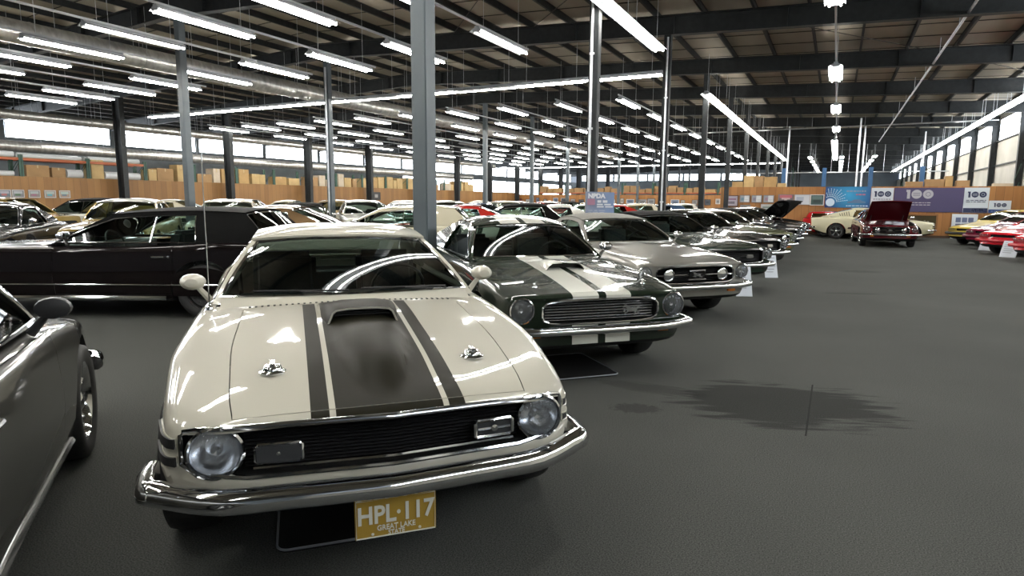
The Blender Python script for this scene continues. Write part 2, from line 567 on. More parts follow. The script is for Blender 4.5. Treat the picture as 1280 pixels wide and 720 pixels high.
    for sg in (1, -1):
        b = bmesh.new()
        O = [b.verts.new((p.x, sg * sy(p.x, p.z), p.z)) for p in out]
        I = [b.verts.new((p.x, sg * (sy(p.x, p.z) - .004), p.z)) for p in win]
        O2 = [b.verts.new((p.x + (0), sg * (sy(p.x, p.z) - .045), p.z - .006)) for p in out]
        I2 = [b.verts.new((p.x, sg * (sy(p.x, p.z) - .04), p.z)) for p in win]
        m = len(O)
        for k in range(m):
            j = (k + 1) % m
            for q in ((O[k], O[j], I[j], I[k]), (I[k], I[j], I2[j], I2[k]), (I2[k], I2[j], O2[j], O2[k]), (O2[k], O2[j], O[j], O[k])):
                b.faces.new(q if sg < 0 else q[::-1])
        bmesh.ops.recalc_face_normals(b, faces=b.faces)
        add('roof_pillar_panel', b, ['sail'])
        b = bmesh.new()
        # side glass
        half = []
        G = [(p.x, sg * (sy(p.x, p.z) - .018), p.z) for p in win]
        nrow = nseg
        def gp(u, v, G=G):
            # bottom edge reversed (front to rear) vs top edge
            bot = [G[nseg - i] if i < nseg else G[0] for i in range(nseg + 1)]
            top = [G[2 * nseg + i] if i < nseg else G[3 * nseg] for i in range(nseg + 1)]
            i = u * nseg; a = min(int(i), nseg - 1); t = i - a
            p0 = Vector(bot[a]).lerp(Vector(bot[a + 1]), t); p1 = Vector(top[a]).lerp(Vector(top[a + 1]), t)
            return p0.lerp(p1, v)
        grid(b, gp, 10, 4)
        add('side_window', b, ['glass'])
        b = bmesh.new()
        tube(b, [(p.x, sg * (sy(p.x, p.z) + .002), p.z) for p in win], .0075, 6, True)
        if S.get('divider'):
            dx = S['divider']; zt = rail(rt(dx)).z - .05
            tube(b, [(dx, sg * (sy(dx, zbelt) - .01), zbelt), (dx - .02, sg * (sy(dx, zt) - .01), zt)], .011, 6)
        add('window_trim', b, ['trim'])
    # roof skin
    bow_f, bow_r = S.get('bow', (.07, .05))
    b = bmesh.new()
    fw_ = S.get('flow', .0)
    def roofp(u, v):
        s = -1 + 2 * v
        t = u
        e = rail(t)
        yy = sy(e.x, e.z)
        x = e.x + (bow_f * (1 - t) - bow_r * t) * (1 - s * s)
        z = e.z + crown * (1 - abs(s) ** 2.6) * (.80 + .2 * sin(pi * t)) * (1 - .35 * (1 - t) ** 6)
        ss = abs(s) ** .92 * (1 if s > 0 else -1)
        return (x, yy * ss, z)
    grid(b, roofp, 18, 24)
    thick(b, .012)
    bmesh.ops.recalc_face_normals(b, faces=b.faces)
    add('roof', b, ['roof'], 50)
    # windscreen and rear screen
    def screen(base_x, base_z, base_y, bow_b, t_end, bow_t, bulge_):
        e = rail(t_end)
        ytop = sy(e.x, e.z) - .035
        def P(u, v):
            s = -1 + 2 * v
            p0 = Vector((base_x - bow_b * s * s, s * base_y, base_z + .01 * (1 - s * s)))
            s2 = s
            p1 = Vector((e.x + (bow_t) * (1 - s * s), s2 * ytop, e.z - .012 + crown * (1 - abs(s) ** 2.6) * .55))
            q = p0.lerp(p1, u)
            q.z += bulge_ * sin(pi * u)
            return q
        return P
    zcw = S.get('zcowl', zbelt)
    fs = screen(cx, zcw, yb - .035, .16, 0, bow_f, .018)
    b = bmesh.new(); grid(b, fs, 8, 16); add('windshield', b, ['glass'])
    rs = screen(bx - .02, bz, S.get('yback', yb - .10), -.10, 1, -bow_r, S.get('backbulge', .02))
    b = bmesh.new(); grid(b, rs, 8, 16); add('rear_window', b, ['glass'])
    for P, nm in ((fs, 'windshield_trim'), (rs, 'rear_window_trim')):
        b = bmesh.new()
        loop = [P(0, i / 16) for i in range(17)] + [P(i / 6, 1) for i in range(1, 7)] + [P(1, 1 - i / 16) for i in range(1, 17)] + [P(1 - i / 6, 0) for i in range(1, 6)]
        tube(b, loop, .010, 6, True)
        add(nm, b, ['trim'])
    # cowl panel under the windscreen (fills up to the hood)
    b = bmesh.new()
    def cowlp(u, v):
        s = -1 + 2 * v
        p = fs(0, v)
        x1 = cx + .13
        zz = zc(x1) * (1 - s * s) + (zs(x1)) * s * s + .004
        q = Vector((vm(x1, s * yb * .9), s * yb * .93, zz - .008))
        return p.lerp(q, u) + Vector((0, 0, -.004))
    grid(b, cowlp, 3, 16); thick(b, .01)
    bmesh.ops.recalc_face_normals(b, faces=b.faces)
    add('cowl', b, ['paint'])
    # rear deck infill between back glass and tail deck
    b = bmesh.new()
    def deckp(u, v):
        s = -1 + 2 * v
        p = rs(0, v)
        x1 = min(tx - .02, bx - .10)
        q = Vector((x1 + .02 * s * s, s * .86 * hw(x1), zc(x1) * (1 - s * s) + zs(x1) * s * s + .0))
        return p.lerp(q, u) + Vector((0, 0, -.002))
    grid(b, deckp, 3, 16); thick(b, .01)
    bmesh.ops.recalc_face_normals(b, faces=b.faces)
    add('rear_deck', b, ['paint'])
    # ---------------- interior
    b = bbox(cx - .55, cx - .20, -yb + .1, yb - .1, .62, zcw - .03, .04, 3)
    add('dashboard', b, ['inner'])
    for sg in (1, -1):
        sx = S.get('seatx', cx - 1.35)
        b = bmesh.new()
        V = box(b, sx + .02, sx + .52, sg * .40 - .25, sg * .40 + .25, .36, .54)
        V = box(b, sx - .12, sx + .06, sg * .40 - .24, sg * .40 + .24, .48, min(1.10, hz - .10))
        for v in V[4:]: v.co.x -= .14
        bmesh.ops.bevel(b, geom=b.edges[:], offset=.05, segments=3, affect='EDGES')
        add('seat', b, ['inner'])
    b = bmesh.new()
    V = box(b, bx + .42, bx + .58, -.55, .55, .45, zbelt - .02)
    for v in V[4:]: v.co.x -= .12
    bmesh.ops.bevel(b, geom=b.edges[:], offset=.05, segments=3, affect='EDGES')
    add('rear_seat', b, ['inner'])
    b = bmesh.new()
    cxs, czs, cys = cx - .62, zcw - .04, .38
    pts = [(cxs + .08 * sin(a) * .9, cys + .185 * cos(a), czs + .17 * sin(a)) for a in [2 * pi * k / 20 for k in range(20)]]
    tube(b, pts, .012, 6, True)
    tube(b, [pts[0], (cxs + .03, cys, czs - .02), pts[10]], .010, 6)
    tube(b, [(cxs + .03, cys, czs - .02), (cxs + .25, cys, czs - .12)], .02, 6)
    add('steering_wheel', b, ['inner'])
    # ---------------- front end
    oy, oz0, oz1, rad = S['opening']
    if S.get('optrim', True):
        b = bmesh.new(); tube(b, [v + Vector((.004, 0, 0)) for v in front_loop[::2]], S.get('optrim_r', .010), 6, True)
        add('grille_trim', b, ['trim'])
    nb = S.get('bars', 9)
    gy = S.get('grille_y', oy - .03)
    b = bmesh.new()
    for i in range(nb):
        z = oz0 + .02 + (oz1 - oz0 - .04) * (i + .5) / nb
        z_half = .32 * (oz1 - oz0 - .03) / nb
        def gp(u, v, z=z, zh=z_half):
            y = -gy + 2 * gy * u
            xx = vm(0, y) - S.get('bardepth', .035)
            a = [(-.012, -zh), (.0, -zh * .7), (.004, 0), (.0, zh * .7), (-.012, zh)][int(round(v * 4))]
            return (xx + a[0], y, z + a[1] + S.get('optaper', 0) * .5 * abs(y) / oy)
        grid(b, gp, 16, 4)
    for i in range(S.get('vbars', 0)):
        y = -gy + 2 * gy * (i + .5) / S['vbars']
        box(b, vm(0, y) - .05, vm(0, y) - S.get('bardepth', .035) - .004, y - .003, y + .003, oz0 + .015, oz1 - .015)
    bmesh.ops.recalc_face_normals(b, faces=b.faces)
    add('grille', b, [S.get('grille_slot', 'black')])
    for (y, z, r) in S['heads']:
        for sg in (1, -1):
            b = bmesh.new()
            xx = vm(0, y) - S.get('head_in', .02)
            tilt = 0
            lathe(b, [(r * 1.0, -.02), (r * 1.13, .0), (r * 1.14, .016), (r * 1.05, .022), (r * .99, .012)], 28, 'x', xx, sg * y, z, closed=True)
            bmesh.ops.recalc_face_normals(b, faces=b.faces)
            add('headlight', b, ['trim'])
            b = bmesh.new()
            lathe(b, [(.001, -.075), (r * .35, -.066), (r * .7, -.040), (r * .97, -.004), (r * .985, .008), (r * .8, .022), (r * .45, .033), (.001, .038)], 28, 'x', xx, sg * y, z, mi=0)
            for f in b.faces:
                if f.calc_center_median().x > xx + .009: f.material_index = 1
            lathe(b, [(.001, -.02), (.018, -.015), (.022, -.045)], 12, 'x', xx, sg * y, z, mi=0)
            bmesh.ops.recalc_face_normals(b, faces=b.faces)
            add('lens', b, ['reflector', 'lens'], child='headlight')
    for (y, z, w_, h_, slot, dep) in S.get('rects', []):
        for sg in (1, -1):
            xx = vm(0, y) + dep
            b = bbox(xx - .05, xx, sg * y - w_ / 2, sg * y + w_ / 2, z - h_ / 2, z + h_ / 2, .008, 2)
            sl = (vm(0, y + .05) - vm(0, y - .05)) / .1 * sg
            for v in b.verts: v.co.x += sl * (v.co.y - sg * y)
            add('headlight' if slot == 'lens' else 'parking_lamp', b, [slot if slot != 'lens' else 'headglass'])
    # bumpers
    def bumper(x0, zc_, h, d, wrap, nm, rear=False, off=.045, slot='trim', yend=None, lipz=0):
        b = bmesh.new()
        path = []
        W_ = (S.get('bump_w') or hw(-.25) + .015) if not rear else hw(-L + .25) + .015
        ye = W_ if yend is None else yend
        ny = 28
        for i in range(ny + 1):
            y = -ye + 2 * ye * i / ny
            if not rear: xx = vm(0, y) + off
            else: xx = vm(-L, y) - off
            path.append(Vector((xx, y)))
        wv = wrap
        s = -1 if not rear else 1
        def ext(p, sg):
            r = []
            for k in range(1, 6):
                a = k / 5 * pi / 2
                r.append(Vector((p.x + s * .05 * (1 - cos(a)) + s * .0, p.y + sg * .035 * sin(a))))
            q = r[-1]
            r.append(Vector((q.x + s * wv * .5, q.y + sg * .012))); r.append(Vector((q.x + s * wv, q.y + sg * .01)))
            return r
        path = ext(path[0], -1)[::-1] + path + ext(path[-1], 1)
        if rear: pass
        prof = [(-.012, -h / 2), (d * .45, -h / 2 * .98), (d * .9, -h * .30), (d, -h * .02), (d * .82, h * .26), (d * .55, h * .42), (.0, h / 2), (-.015, h / 2 - .004), (-.015, -h / 2 + .004)]
        rg = []
        m = len(path)
        for i, p in enumerate(path):
            a = path[max(i - 1, 0)]; c = path[min(i + 1, m - 1)]
            t = (c - a).normalized()
            nrm = Vector((t.y, -t.x)) if not rear else Vector((-t.y, t.x))
            up = S.get('bumper_rise', .0) * sstep(.5, .9, abs(p.y))
            rg.append([b.verts.new((p.x + nrm.x * q[0], p.y + nrm.y * q[0], zc_ + q[1] + up)) for q in prof])
        for i in range(m - 1):
            for k in range(len(prof)):
                j = (k + 1) % len(prof)
                b.faces.new((rg[i][k], rg[i][j], rg[i + 1][j], rg[i + 1][k]))
        b.faces.new(rg[0]); b.faces.new(rg[-1][::-1])
        bmesh.ops.recalc_face_normals(b, faces=b.faces)
        add(nm, b, [slot], 50)
    bz0, bh, bd = S['bumper']
    bumper(0, bz0, bh, bd, S.get('wrap', .22), 'front_bumper', off=S.get('boff', .035), slot=S.get('bumper_slot', 'trim'))
    bumper(0, S.get('rbz', .50), bh, bd, S.get('wrap', .22), 'rear_bumper', rear=True, off=.03, slot=S.get('bumper_slot', 'trim'))
    for sg in (1, -1):
        for yy in S.get('taily', (.42, .53, .64) if L < 4.9 else (.5,)):
            b = bbox(-L - .012, -L + .05, sg * yy - .04 if L < 4.9 else sg * yy - .2, sg * yy + .04 if L < 4.9 else sg * yy + .2, .57, .73, .01, 2)
            for v in b.verts: v.co.x += vm(-L, sg * yy) + L
            add('tail_lamp', b, ['tail'])
    # ---------------- sides: rocker strip, handles, mirrors
    for sg in (1, -1):
        b = bmesh.new()
        x0, x1 = S['axles'][0] - R - .12, S['axles'][1] + R + .12
        pts = []
        for i in range(17):
            xx = x0 + (x1 - x0) * i / 16
            h = bvh.ray_cast(Vector((xx, sg * 2, zb(xx) + .05)), Vector((0, -sg, 0)))
            if h[0]: pts.append(h[0] + Vector((0, sg * .004, 0)))
        if len(pts) > 3: tube(b, pts, .022 if not S.get('rocker_r') else S['rocker_r'], 6)
        add('rocker_trim', b, ['trim'])
        if S.get('sidetrim'):
            b = bmesh.new(); pts = []
            for i in range(25):
                xx = -.35 + (-L + .6) * i / 24
                h = bvh.ray_cast(Vector((xx, sg * 2, S['sidetrim'])), Vector((0, -sg, 0)))
                if h[0] and abs(h[0].y) > .8 * hw(xx): pts.append(h[0] + Vector((0, sg * .002, 0)))
            if len(pts) > 3: tube(b, pts, .008, 6)
            add('side_moulding', b, ['trim'])
        b = bmesh.new()
        hx = dcut[1] + .18; hzz = zs(hx) - .13
        h = bvh.ray_cast(Vector((hx, sg * 2, hzz)), Vector((0, -sg, 0)))
        if h[0]:
            y = h[0].y
            tube(b, [(hx - .09, y, hzz), (hx - .085, y + sg * .028, hzz), (hx + .06, y + sg * .030, hzz), (hx + .075, y, hzz)], [.010, .010, .012, .012], 6)
            lathe(b, [(.001, .014), (.014, .012), (.016, 0)], 12, 'y', hx - .13, y, hzz) if sg > 0 else lathe(b, [(.016, 0), (.014, -.012), (.001, -.014)], 12, 'y', hx - .13, y, hzz)
            add('door_handle', b, ['trim'], child=None)
        if sg > 0 or S.get('twomirrors'):
            b = bmesh.new()
            mx = cx - S.get('mirx', .42); my = sg * (yb + .13); mz = zbelt + .10
            lathe(b, [(.001, .075), (.03, .07), (.052, .04), (.060, .0), (.056, -.03), (.052, -.032)], 16, 'x', mx, my, mz)
            for v in b.verts: v.co.z = mz + (v.co.z - mz) * .85; v.co.y = my + (v.co.y - my) * 1.25
            tube(b, [(mx + .02, sg * (yb + .03), zbelt - .02), (mx + .02, my - sg * .02, mz - .02)], [.022, .014], 8)
            add('mirror', b, ['mirror'])
    # ---------------- extra pieces of one style
    ctx = dict(add=add, bvh=bvh, vm=vm, hw=hw, zs=zs, zc=zc, zb=zb, fs=fs, S=S)
    if S.get('extra'): S['extra'](ctx)
    # ---------------- wheels: prototype meshes
    tyre = bmesh.new()
    prof = [(R * .66, -wt * .42), (R * .74, -wt * .49), (R * .90, -wt * .51), (R * .965, -wt * .46), (R * .995, -wt * .34), (R, 0), (R * .995, wt * .34), (R * .965, wt * .46), (R * .90, wt * .51), (R * .74, wt * .49), (R * .66, wt * .42)]
    lathe(tyre, prof, 40, 'y', closed=True)
    for sgn in (-1, 1):
        for k in range(3):
            pass
    rim = bmesh.new()
    kind = S.get('rim', 'spoke')
    r0 = R * .665
    lathe(rim, [(r0, -wt * .4), (r0 * 1.03, wt * .40), (r0 * 1.05, wt * .44), (r0 * .98, wt * .44), (r0 * .93, wt * .36), (r0 * .90, wt * .12), (r0 * .88, -wt * .3)], 32, 'y', closed=True)
    if kind == 'spoke':
        for k in range(5):
            a = 2 * pi * k / 5 + .3
            rad = Vector((cos(a), 0, sin(a))); tan = Vector((-sin(a), 0, cos(a)))
            q = []
            for rr, w_, yy in ((r0 * .22, .035, wt * .30), (r0 * .55, .028, wt * .26), (r0 * .93, .045, wt * .30)):
                q.append([rim.verts.new(rad * rr + tan * w_ * s + Vector((0, yy - d, 0))) for s, d in ((-1, .02), (-.6, 0), (.6, 0), (1, .02))])
            for i in range(2):
                for j in range(3): rim.faces.new((q[i][j], q[i][j + 1], q[i + 1][j + 1], q[i + 1][j]))
        lathe(rim, [(r0 * .92, -wt * .05), (.001, -wt * .06)], 24, 'y', mi=1)
        lathe(rim, [(r0 * .30, wt * .1), (r0 * .30, wt * .30), (r0 * .22, wt * .36), (r0 * .10, wt * .40), (.001, wt * .41)], 20, 'y')
    else:
        lathe(rim, [(r0 * .90, wt * .30), (r0 * .80, wt * .40), (r0 * .62, wt * .36), (r0 * .5, wt * .30), (r0 * .35, wt * .34), (r0 * .25, wt * .44), (.001, wt * .46)], 32, 'y')
        for k in range(12):
            a = 2 * pi * k / 12
            box(rim, r0 * .66 * cos(a) - .015, r0 * .66 * cos(a) + .015, wt * .30, wt * .40, r0 * .66 * sin(a) - .015, r0 * .66 * sin(a) + .015)
    bmesh.ops.recalc_face_normals(rim, faces=rim.faces)
    bmesh.ops.recalc_face_normals(tyre, faces=tyre.faces)
    st = Car()
    st.parts = parts; st.S = S; st.hw = hw
    st.tyre = to_mesh(tyre, 'wheel', [RUBBER], 50)
    st.rim = to_mesh(rim, 'rim', [CHROME, BLACK], 40)
    st.meshes = set()
    return st

STYLES = {}
FAR_SKIP = {'dashboard', 'steering_wheel', 'rocker_trim', 'cowl_vent', 'door_handle', 'rear_window_trim', 'rear_bumper', 'tail_lamp', 'lens'}
PART_NAMES_KEEP = None
def place_car(style, name, label, cat, loc, heading, mats, group=None, far=False, skip=(), drop=0.):
    """mats: slot -> material"""
    st = STYLES[style]
    t = thing(name, label, cat, (loc[0], loc[1], 0), radians(heading), group)
    base = dict(well=WELL, glass=GLASS, trim=CHROME, black=BLACK, lens=LENS, reflector=DISH, headglass=LENS, tail=REDLENS, inner=SEATM, amber=AMBER, mirror=CHROME, chrome=CHROME, dull=DULLMETAL, matte=MATTE)
    base.update(mats)
    base.setdefault('roof', base['paint']); base.setdefault('sail', base['roof']); base.setdefault('hood', base['paint'])
    last = {}
    for nm, lst in st.parts.items():
        if nm in skip or (far and nm in FAR_SKIP): continue
        for idx, (me, slots, child) in enumerate(lst):
            par = t
            if child:
                if child not in last or idx >= len(last[child]): continue
                par = last[child][idx]
            o = mk_obj(nm, me, parent=par)
            last.setdefault(nm, []).append(o)
            for i, s in enumerate(slots):
                if nm == 'hood' and s == 'paint': s = 'hood'
                if nm == 'body' and s == 'paint' and 'bodypaint' in base: s = 'bodypaint'
                ms = o.material_slots[i]; ms.link = 'OBJECT'; ms.material = base[s] if s in base else BLACK
    S = st.S; wt = S.get('tread', .205)
    for i, ax in enumerate(S['axles']):
        for sg in (1, -1):
            w = mk_obj('wheel', st.tyre, parent=t, loc=(ax, sg * (st.hw(ax) - wt / 2 - S.get('inset', .03)), S['R']), rot=(0, 0, 0 if sg > 0 else pi))
            r = mk_obj('rim', st.rim, parent=w)
            if 'rimmat' in mats:
                r.material_slots[0].link = 'OBJECT'; r.material_slots[0].material = mats['rimmat']
    return t
# ------------------------------------------------------------------ text as mesh
_tcount = [0]
def text_bm(s, size, depth=.002, align='CENTER', sx=1., spacing=1., bold=0.):
    cu = bpy.data.curves.new('t', 'FONT'); cu.body = s; cu.size = size; cu.extrude = depth; cu.align_x = align; cu.align_y = 'CENTER'
    cu.space_character = spacing; cu.offset = bold; cu.resolution_u = 3
    o = bpy.data.objects.new('t', cu); COL.objects.link(o)
    dg = bpy.context.evaluated_depsgraph_get(); dg.update()
    me = bpy.data.meshes.new_from_object(o.evaluated_get(dg))
    bm = bmesh.new(); bm.from_mesh(me)
    bpy.data.objects.remove(o); bpy.data.curves.remove(cu); bpy.data.meshes.remove(me)
    for v in bm.verts: v.co.x *= sx
    return bm

def poly_bm(pts, d=.006):
    bm = bmesh.new()
    f = bm.faces.new([bm.verts.new((x, y, 0)) for x, y in pts])
    r = bmesh.ops.extrude_face_region(bm, geom=[f])
    for v in r['geom']:
        if isinstance(v, bmesh.types.BMVert): v.co.z += d
    bmesh.ops.triangulate(bm, faces=[f for f in bm.faces if len(f.verts) > 4])
    bmesh.ops.recalc_face_normals(bm, faces=bm.faces)
    return bm

# a running horse, nose to the left in its own plane (units: body length about 1)
HORSE = [(-.62, .16), (-.56, .26), (-.47, .33), (-.42, .38), (-.38, .33), (-.28, .27), (-.16, .17), (.05, .13), (.22, .16), (.34, .13), (.48, .18), (.66, .16), (.50, .10), (.40, .04), (.40, -.06), (.52, -.14), (.66, -.30), (.60, -.33), (.44, -.18), (.32, -.12), (.34, -.24), (.24, -.38), (.18, -.36), (.25, -.24), (.18, -.10), (-.02, -.09), (-.16, -.08), (-.30, -.20), (-.46, -.30), (-.50, -.26), (-.36, -.14), (-.28, -.04), (-.44, -.06), (-.58, -.16), (-.62, -.12), (-.48, .0), (-.34, .04), (-.38, .14), (-.46, .17), (-.56, .12)]

def on_nose(bm, x, y, z):
    """stand a flat XY mesh up on the nose of a car: its X to the car's right seen from the front reads left to right, its Y up"""
    M = Matrix(((0, 0, 1, x), (1, 0, 0, y), (0, 1, 0, z), (0, 0, 0, 1)))
    bmesh.ops.transform(bm, matrix=M, verts=bm.verts)
    return bm

# ------------------------------------------------------------------ the white hero car
def bulge70(x, y):
    if x > -.13 or x < -1.5: return 0.
    t = (-.13 - x) / .8
    k = sstep(1.5, 1.15, -x)
    w = .155 * sqrt(min(1., t * 1.5)) + .012
    q = max(0., 1 - (abs(y) / w) ** 2.4)
    dome = .012 * sstep(.06, .5, t) * (1 - sstep(.22, .36, abs(y)))
    return (.062 * sstep(-.05, .34, t) * q ** .5 * (1 - .55 * sstep(.7, 1.1, t)) + dome) * k

def extra70(c):
    add, bvh, vm, S = c['add'], c['bvh'], c['vm'], c['S']
    def top(x, y):
        h = bvh.ray_cast(Vector((x, y, 3)), Vector((0, 0, -1)))
        return h[0].z if h[0] else .9
    # hood scoop with its forward mouth
    b = bmesh.new()
    st = [(-1.00, .150, .040), (-1.03, .155, .043), (-1.12, .165, .040), (-1.24, .18, .030), (-1.36, .19, .014), (-1.44, .19, .003)]
    rg = []
    for x, w, h in st:
        zc_ = top(x, 0)
        row = []
        for y, k in ((-w - .022, -.2), (-w, .75), (-w + .016, .98), (-w * .5, 1), (0, 1.02), (w * .5, 1), (w - .016, .98), (w, .75), (w + .022, -.2)):
            zz = top(x, y) * .5 + zc_ * .5 if abs(y) > w * .8 else zc_
            row.append(b.verts.new((x, y, zz + h * k if k > 0 else top(x, y) - .004)))
        rg.append(row)
    for i in range(len(rg) - 1):
        for k in range(8): b.faces.new((rg[i][k], rg[i + 1][k], rg[i + 1][k + 1], rg[i][k + 1]))
    thick(b, .010)
    bmesh.ops.recalc_face_normals(b, faces=b.faces)
    add('hood_scoop', b, ['hood'])
    b = bmesh.new()
    for i in range(3):
        box(b, -1.06, -1.035, -.14, .14, top(-1.05, 0) + .002 + i * .011, top(-1.05, 0) + .006 + i * .011)
    box(b, -1.09, -1.07, -.15, .15, top(-1.05, 0) - .01, top(-1.05, 0) + .034)
    add('scoop_grille', b, ['matte'])
    # chrome twist locks
    for sg in (1, -1):
        b = bmesh.new()
        x, y = -.45, sg * .435
        z = top(x, y)
        lathe(b, [(.056, -.004), (.056, .004), (.046, .010), (.040, .012), (.036, .026), (.030, .031), (.001, .032)], 24, 'z', x, y, z)
        box(b, x - .034, x + .034, y - .009, y + .009, z + .02, z + .044)
        bmesh.ops.recalc_face_normals(b, faces=b.faces)
        add('hood_lock', b, ['chrome'])
    # fender vents beside the headlamps
    for sg in (1, -1):
        for z in (.572, .640):
            b = bmesh.new()
            def P(u, v, z=z):
                y = .762 + .088 * u
                zz = z + (v - .5) * .036 * (1 - .3 * u)
                h = bvh.ray_cast(Vector((1, sg * y, zz)), Vector((-1, 0, 0)))
                return ((h[0].x if h[0] and h[0].x > -.6 else vm(0, y)) + .005, sg * y, zz)
            grid(b, P, 8, 4); thick(b, .012)
            bmesh.ops.recalc_face_normals(b, faces=b.faces)
            add('fender_vent', b, ['matte'])
            b = bmesh.new()
            loop = [P(i / 8, 0) for i in range(9)] + [P(1, .5)] + [P(1 - i / 8, 1) for i in range(9)] + [P(0, .5)]
            tube(b, loop, .004, 5, True)
            add('vent_rim', b, ['paint'])
    # sport lamps in the grille
    for sg in (1, -1):
        b = bmesh.new()
        y0, z0 = sg * .41, .608
        pts = [(vm(0, yy) + .006, sg * yy, zz) for yy, zz in ((.33, .580), (.33, .634), (.34, .642), (.48, .642), (.49, .634), (.49, .582), (.48, .574), (.34, .574))]
        tube(b, pts, .0075, 6, True)
        tube(b, [(vm(0, .34) + .008, sg * .34, .608), (vm(0, .48) + .008, sg * .48, .608)], .005, 6)
        lathe(b, [(.001, .016), (.014, .012), (.016, 0)], 12, 'x', vm(0, .41) + .004, y0, z0)
        bmesh.ops.recalc_face_normals(b, faces=b.faces)
        add('sport_lamp', b, ['chrome'])
        b = bmesh.new()
        def P(u, v): 
            y = .335 + .15 * u
            return (vm(0, y) - .002, sg * y, .578 + .060 * v)
        grid(b, P, 4, 2); thick(b, .02)
        bmesh.ops.recalc_face_normals(b, faces=b.faces)
        add('lamp_glass', b, ['lampglass'], child='sport_lamp')
    # second bright strip under the grille and chrome edge of the hood
    b = bmesh.new()
    tube(b, [(vm(0, y) + .010, y, .716 + .002 * (1 - abs(y) / .6) ) for y in [-.60 + 1.2 * i / 24 for i in range(25)]], .008, 6)
    add('hood_edge_trim', b, ['chrome'])
    b = bmesh.new()
    tube(b, [(vm(0, y) - .012, y, .548) for y in [-.50 + 1.0 * i / 24 for i in range(25)]], .007, 6)
    add('grille_moulding', b, ['chrome'])
    # wipers
    for y0, y1 in ((.62, .06), (-.02, -.58)):
        b = bmesh.new()
        P = c['fs']
        def at(y, u): 
            q = P(u, .5 + y / (2 * (S['yb'] - .035))); return Vector((q.x + .014, q.y, q.z + .012))
        tube(b, [at(y0 - .1, .0), at((y0 + y1) / 2, .035)], .006, 6)
        tube(b, [at(y0, .03 if y0 > 0 else .03), at(y1, .05)], .006, 6)
        add('wiper', b, ['black'])
    # cowl louvres
    b = bmesh.new()
    for i in range(36):
        y = -.58 + 1.16 * i / 35
        z = top(-1.535, y)
        box(b, -1.556, -1.52, y - .006, y + .006, z - .004, z + .003)
    add('cowl_vent', b, ['matte'])
    # aerial on the right front fender
    b = bmesh.new()
    z = top(-1.62, -.80)
    lathe(b, [(.020, 0), (.018, .012), (.008, .03), (.001, .032)], 12, 'z', -1.62, -.80, z)
    tube(b, [(-1.62, -.80, z), (-1.64, -.80, z + .35), (-1.655, -.80, z + .92)], [.004, .0035, .0025], 6)
    add('aerial', b, ['chrome'])
    # number plate
    b = bbox(.025, .032, -.155, .155, .245, .405, .003, 1)
    add('number_plate', b, ['plate'])
    b = bmesh.new()
    tube(b, [(.034, -.15, .25), (.034, -.15, .40), (.034, .15, .40), (.034, .15, .25)], .003, 5, True)
    for s, size, zz, bold in (('HPL\u00b7117', .098, .335, .0025), ('GREAT LAKE', .030, .283, .0005), ('STATE', .026, .260, .0005), ('19       MICHIGAN      70', .020, .391, .0)):
        if 'MICH' in s: continue
        t = text_bm(s, size, .001, bold=bold, sx=.86)
        on_nose(t, .034, 0, zz)
        me = bpy.data.meshes.new('x'); t.to_mesh(me); t.free(); b.from_mesh(me); bpy.data.meshes.remove(me)
    for sg in (1, -1): lathe(b, [(.006, 0), (.005, .003), (.001, .004)], 8, 'x', .033, sg * .09, .262)
    add('plate_lettering', b, ['platetext'], child='number_plate', smooth=False)

P70 = dict(
    L=4.76, R=.335, axles=(-.84, -3.60), tread=.22, inset=.0, topseg=26,
    hw=[(0, .825), (-.25, .872), (-.9, .905), (-1.8, .90), (-2.4, .895), (-3.2, .915), (-3.9, .915), (-4.5, .87), (-4.76, .83)],
    zs=[(0, .695), (-.15, .735), (-.5, .79), (-.9, .83), (-1.6, .885), (-2.4, .90), (-3.2, .93), (-3.8, .94), (-4.4, .91), (-4.76, .85)],
    zc=[(0, .728), (-.15, .765), (-.4, .805), (-.9, .862), (-1.6, .925), (-2.0, .935), (-3.9, .95), (-4.76, .885)],
    zb=[(0, .41), (-.10, .34), (-.4, .25), (-.9, .2), (-3.9, .2), (-4.4, .28), (-4.76, .42)],
    v=(.075, .95, .56, 1.25), opening=(.745, .520, .708, 9), depth=.10, optrim_r=.009,
    cowl=-1.62, deckx=-4.0, door=(-1.75, -2.95), hood_x=(-.05, -1.50), hood_y=.655, trunk_x=(-4.22, -4.70),
    belt=.915, zcowl=.935, yb=.79, yr=.60, header=(-2.38, 1.235), rear_header=(-3.15, 1.255), backlight=(-4.25, .965), quarter=(-3.25, -3.10), sail=.03,
    crown=.05, heads=[(.625, .614, .088)], head_in=.016, bars=11, grille_y=.53, bardepth=.05, bumper=(.450, .092, .055), bump_w=.835, wrap=.16, boff=.03, bulge=bulge70, flare=.012, twomirrors=True, mirx=.30, seatx=-2.95)
STYLES['pony70'] = build_style('pony70', dict(P70, extra=extra70))
STYLES['pony71'] = build_style('pony71', dict(P70, bulge=None, mirx=.42, heads=[(.60, .614, .088), (.40, .614, .08)], cowl=-1.24, hood_x=(-.05, -1.12), door=(-1.50, -2.85), header=(-1.82, 1.33), rear_header=(-3.1, 1.33), seatx=-2.7))

# ------------------------------------------------------------------ the other shapes
def emblem_horse(c, y, z, k, x=-.004, frame=False):
    b = poly_bm([(px * k, py * k) for px, py in HORSE], .012)
    on_nose(b, c['vm'](0, y) + x, y, z)
    c['add']('horse_emblem', b, ['chrome'])
    if frame:
        b = bmesh.new(); xx = c['vm'](0, y) + x
        tube(b, [(xx, y - .13, z - .055), (xx, y - .115, z + .06), (xx, y + .115, z + .06), (xx, y + .13, z - .055)], .010, 6, True)
        c['add']('emblem_frame', b, ['chrome'])

def top_of(c, x, y):
    h = c['bvh'].ray_cast(Vector((x, y, 3)), Vector((0, 0, -1)))
    return h[0].z if h[0] else .9

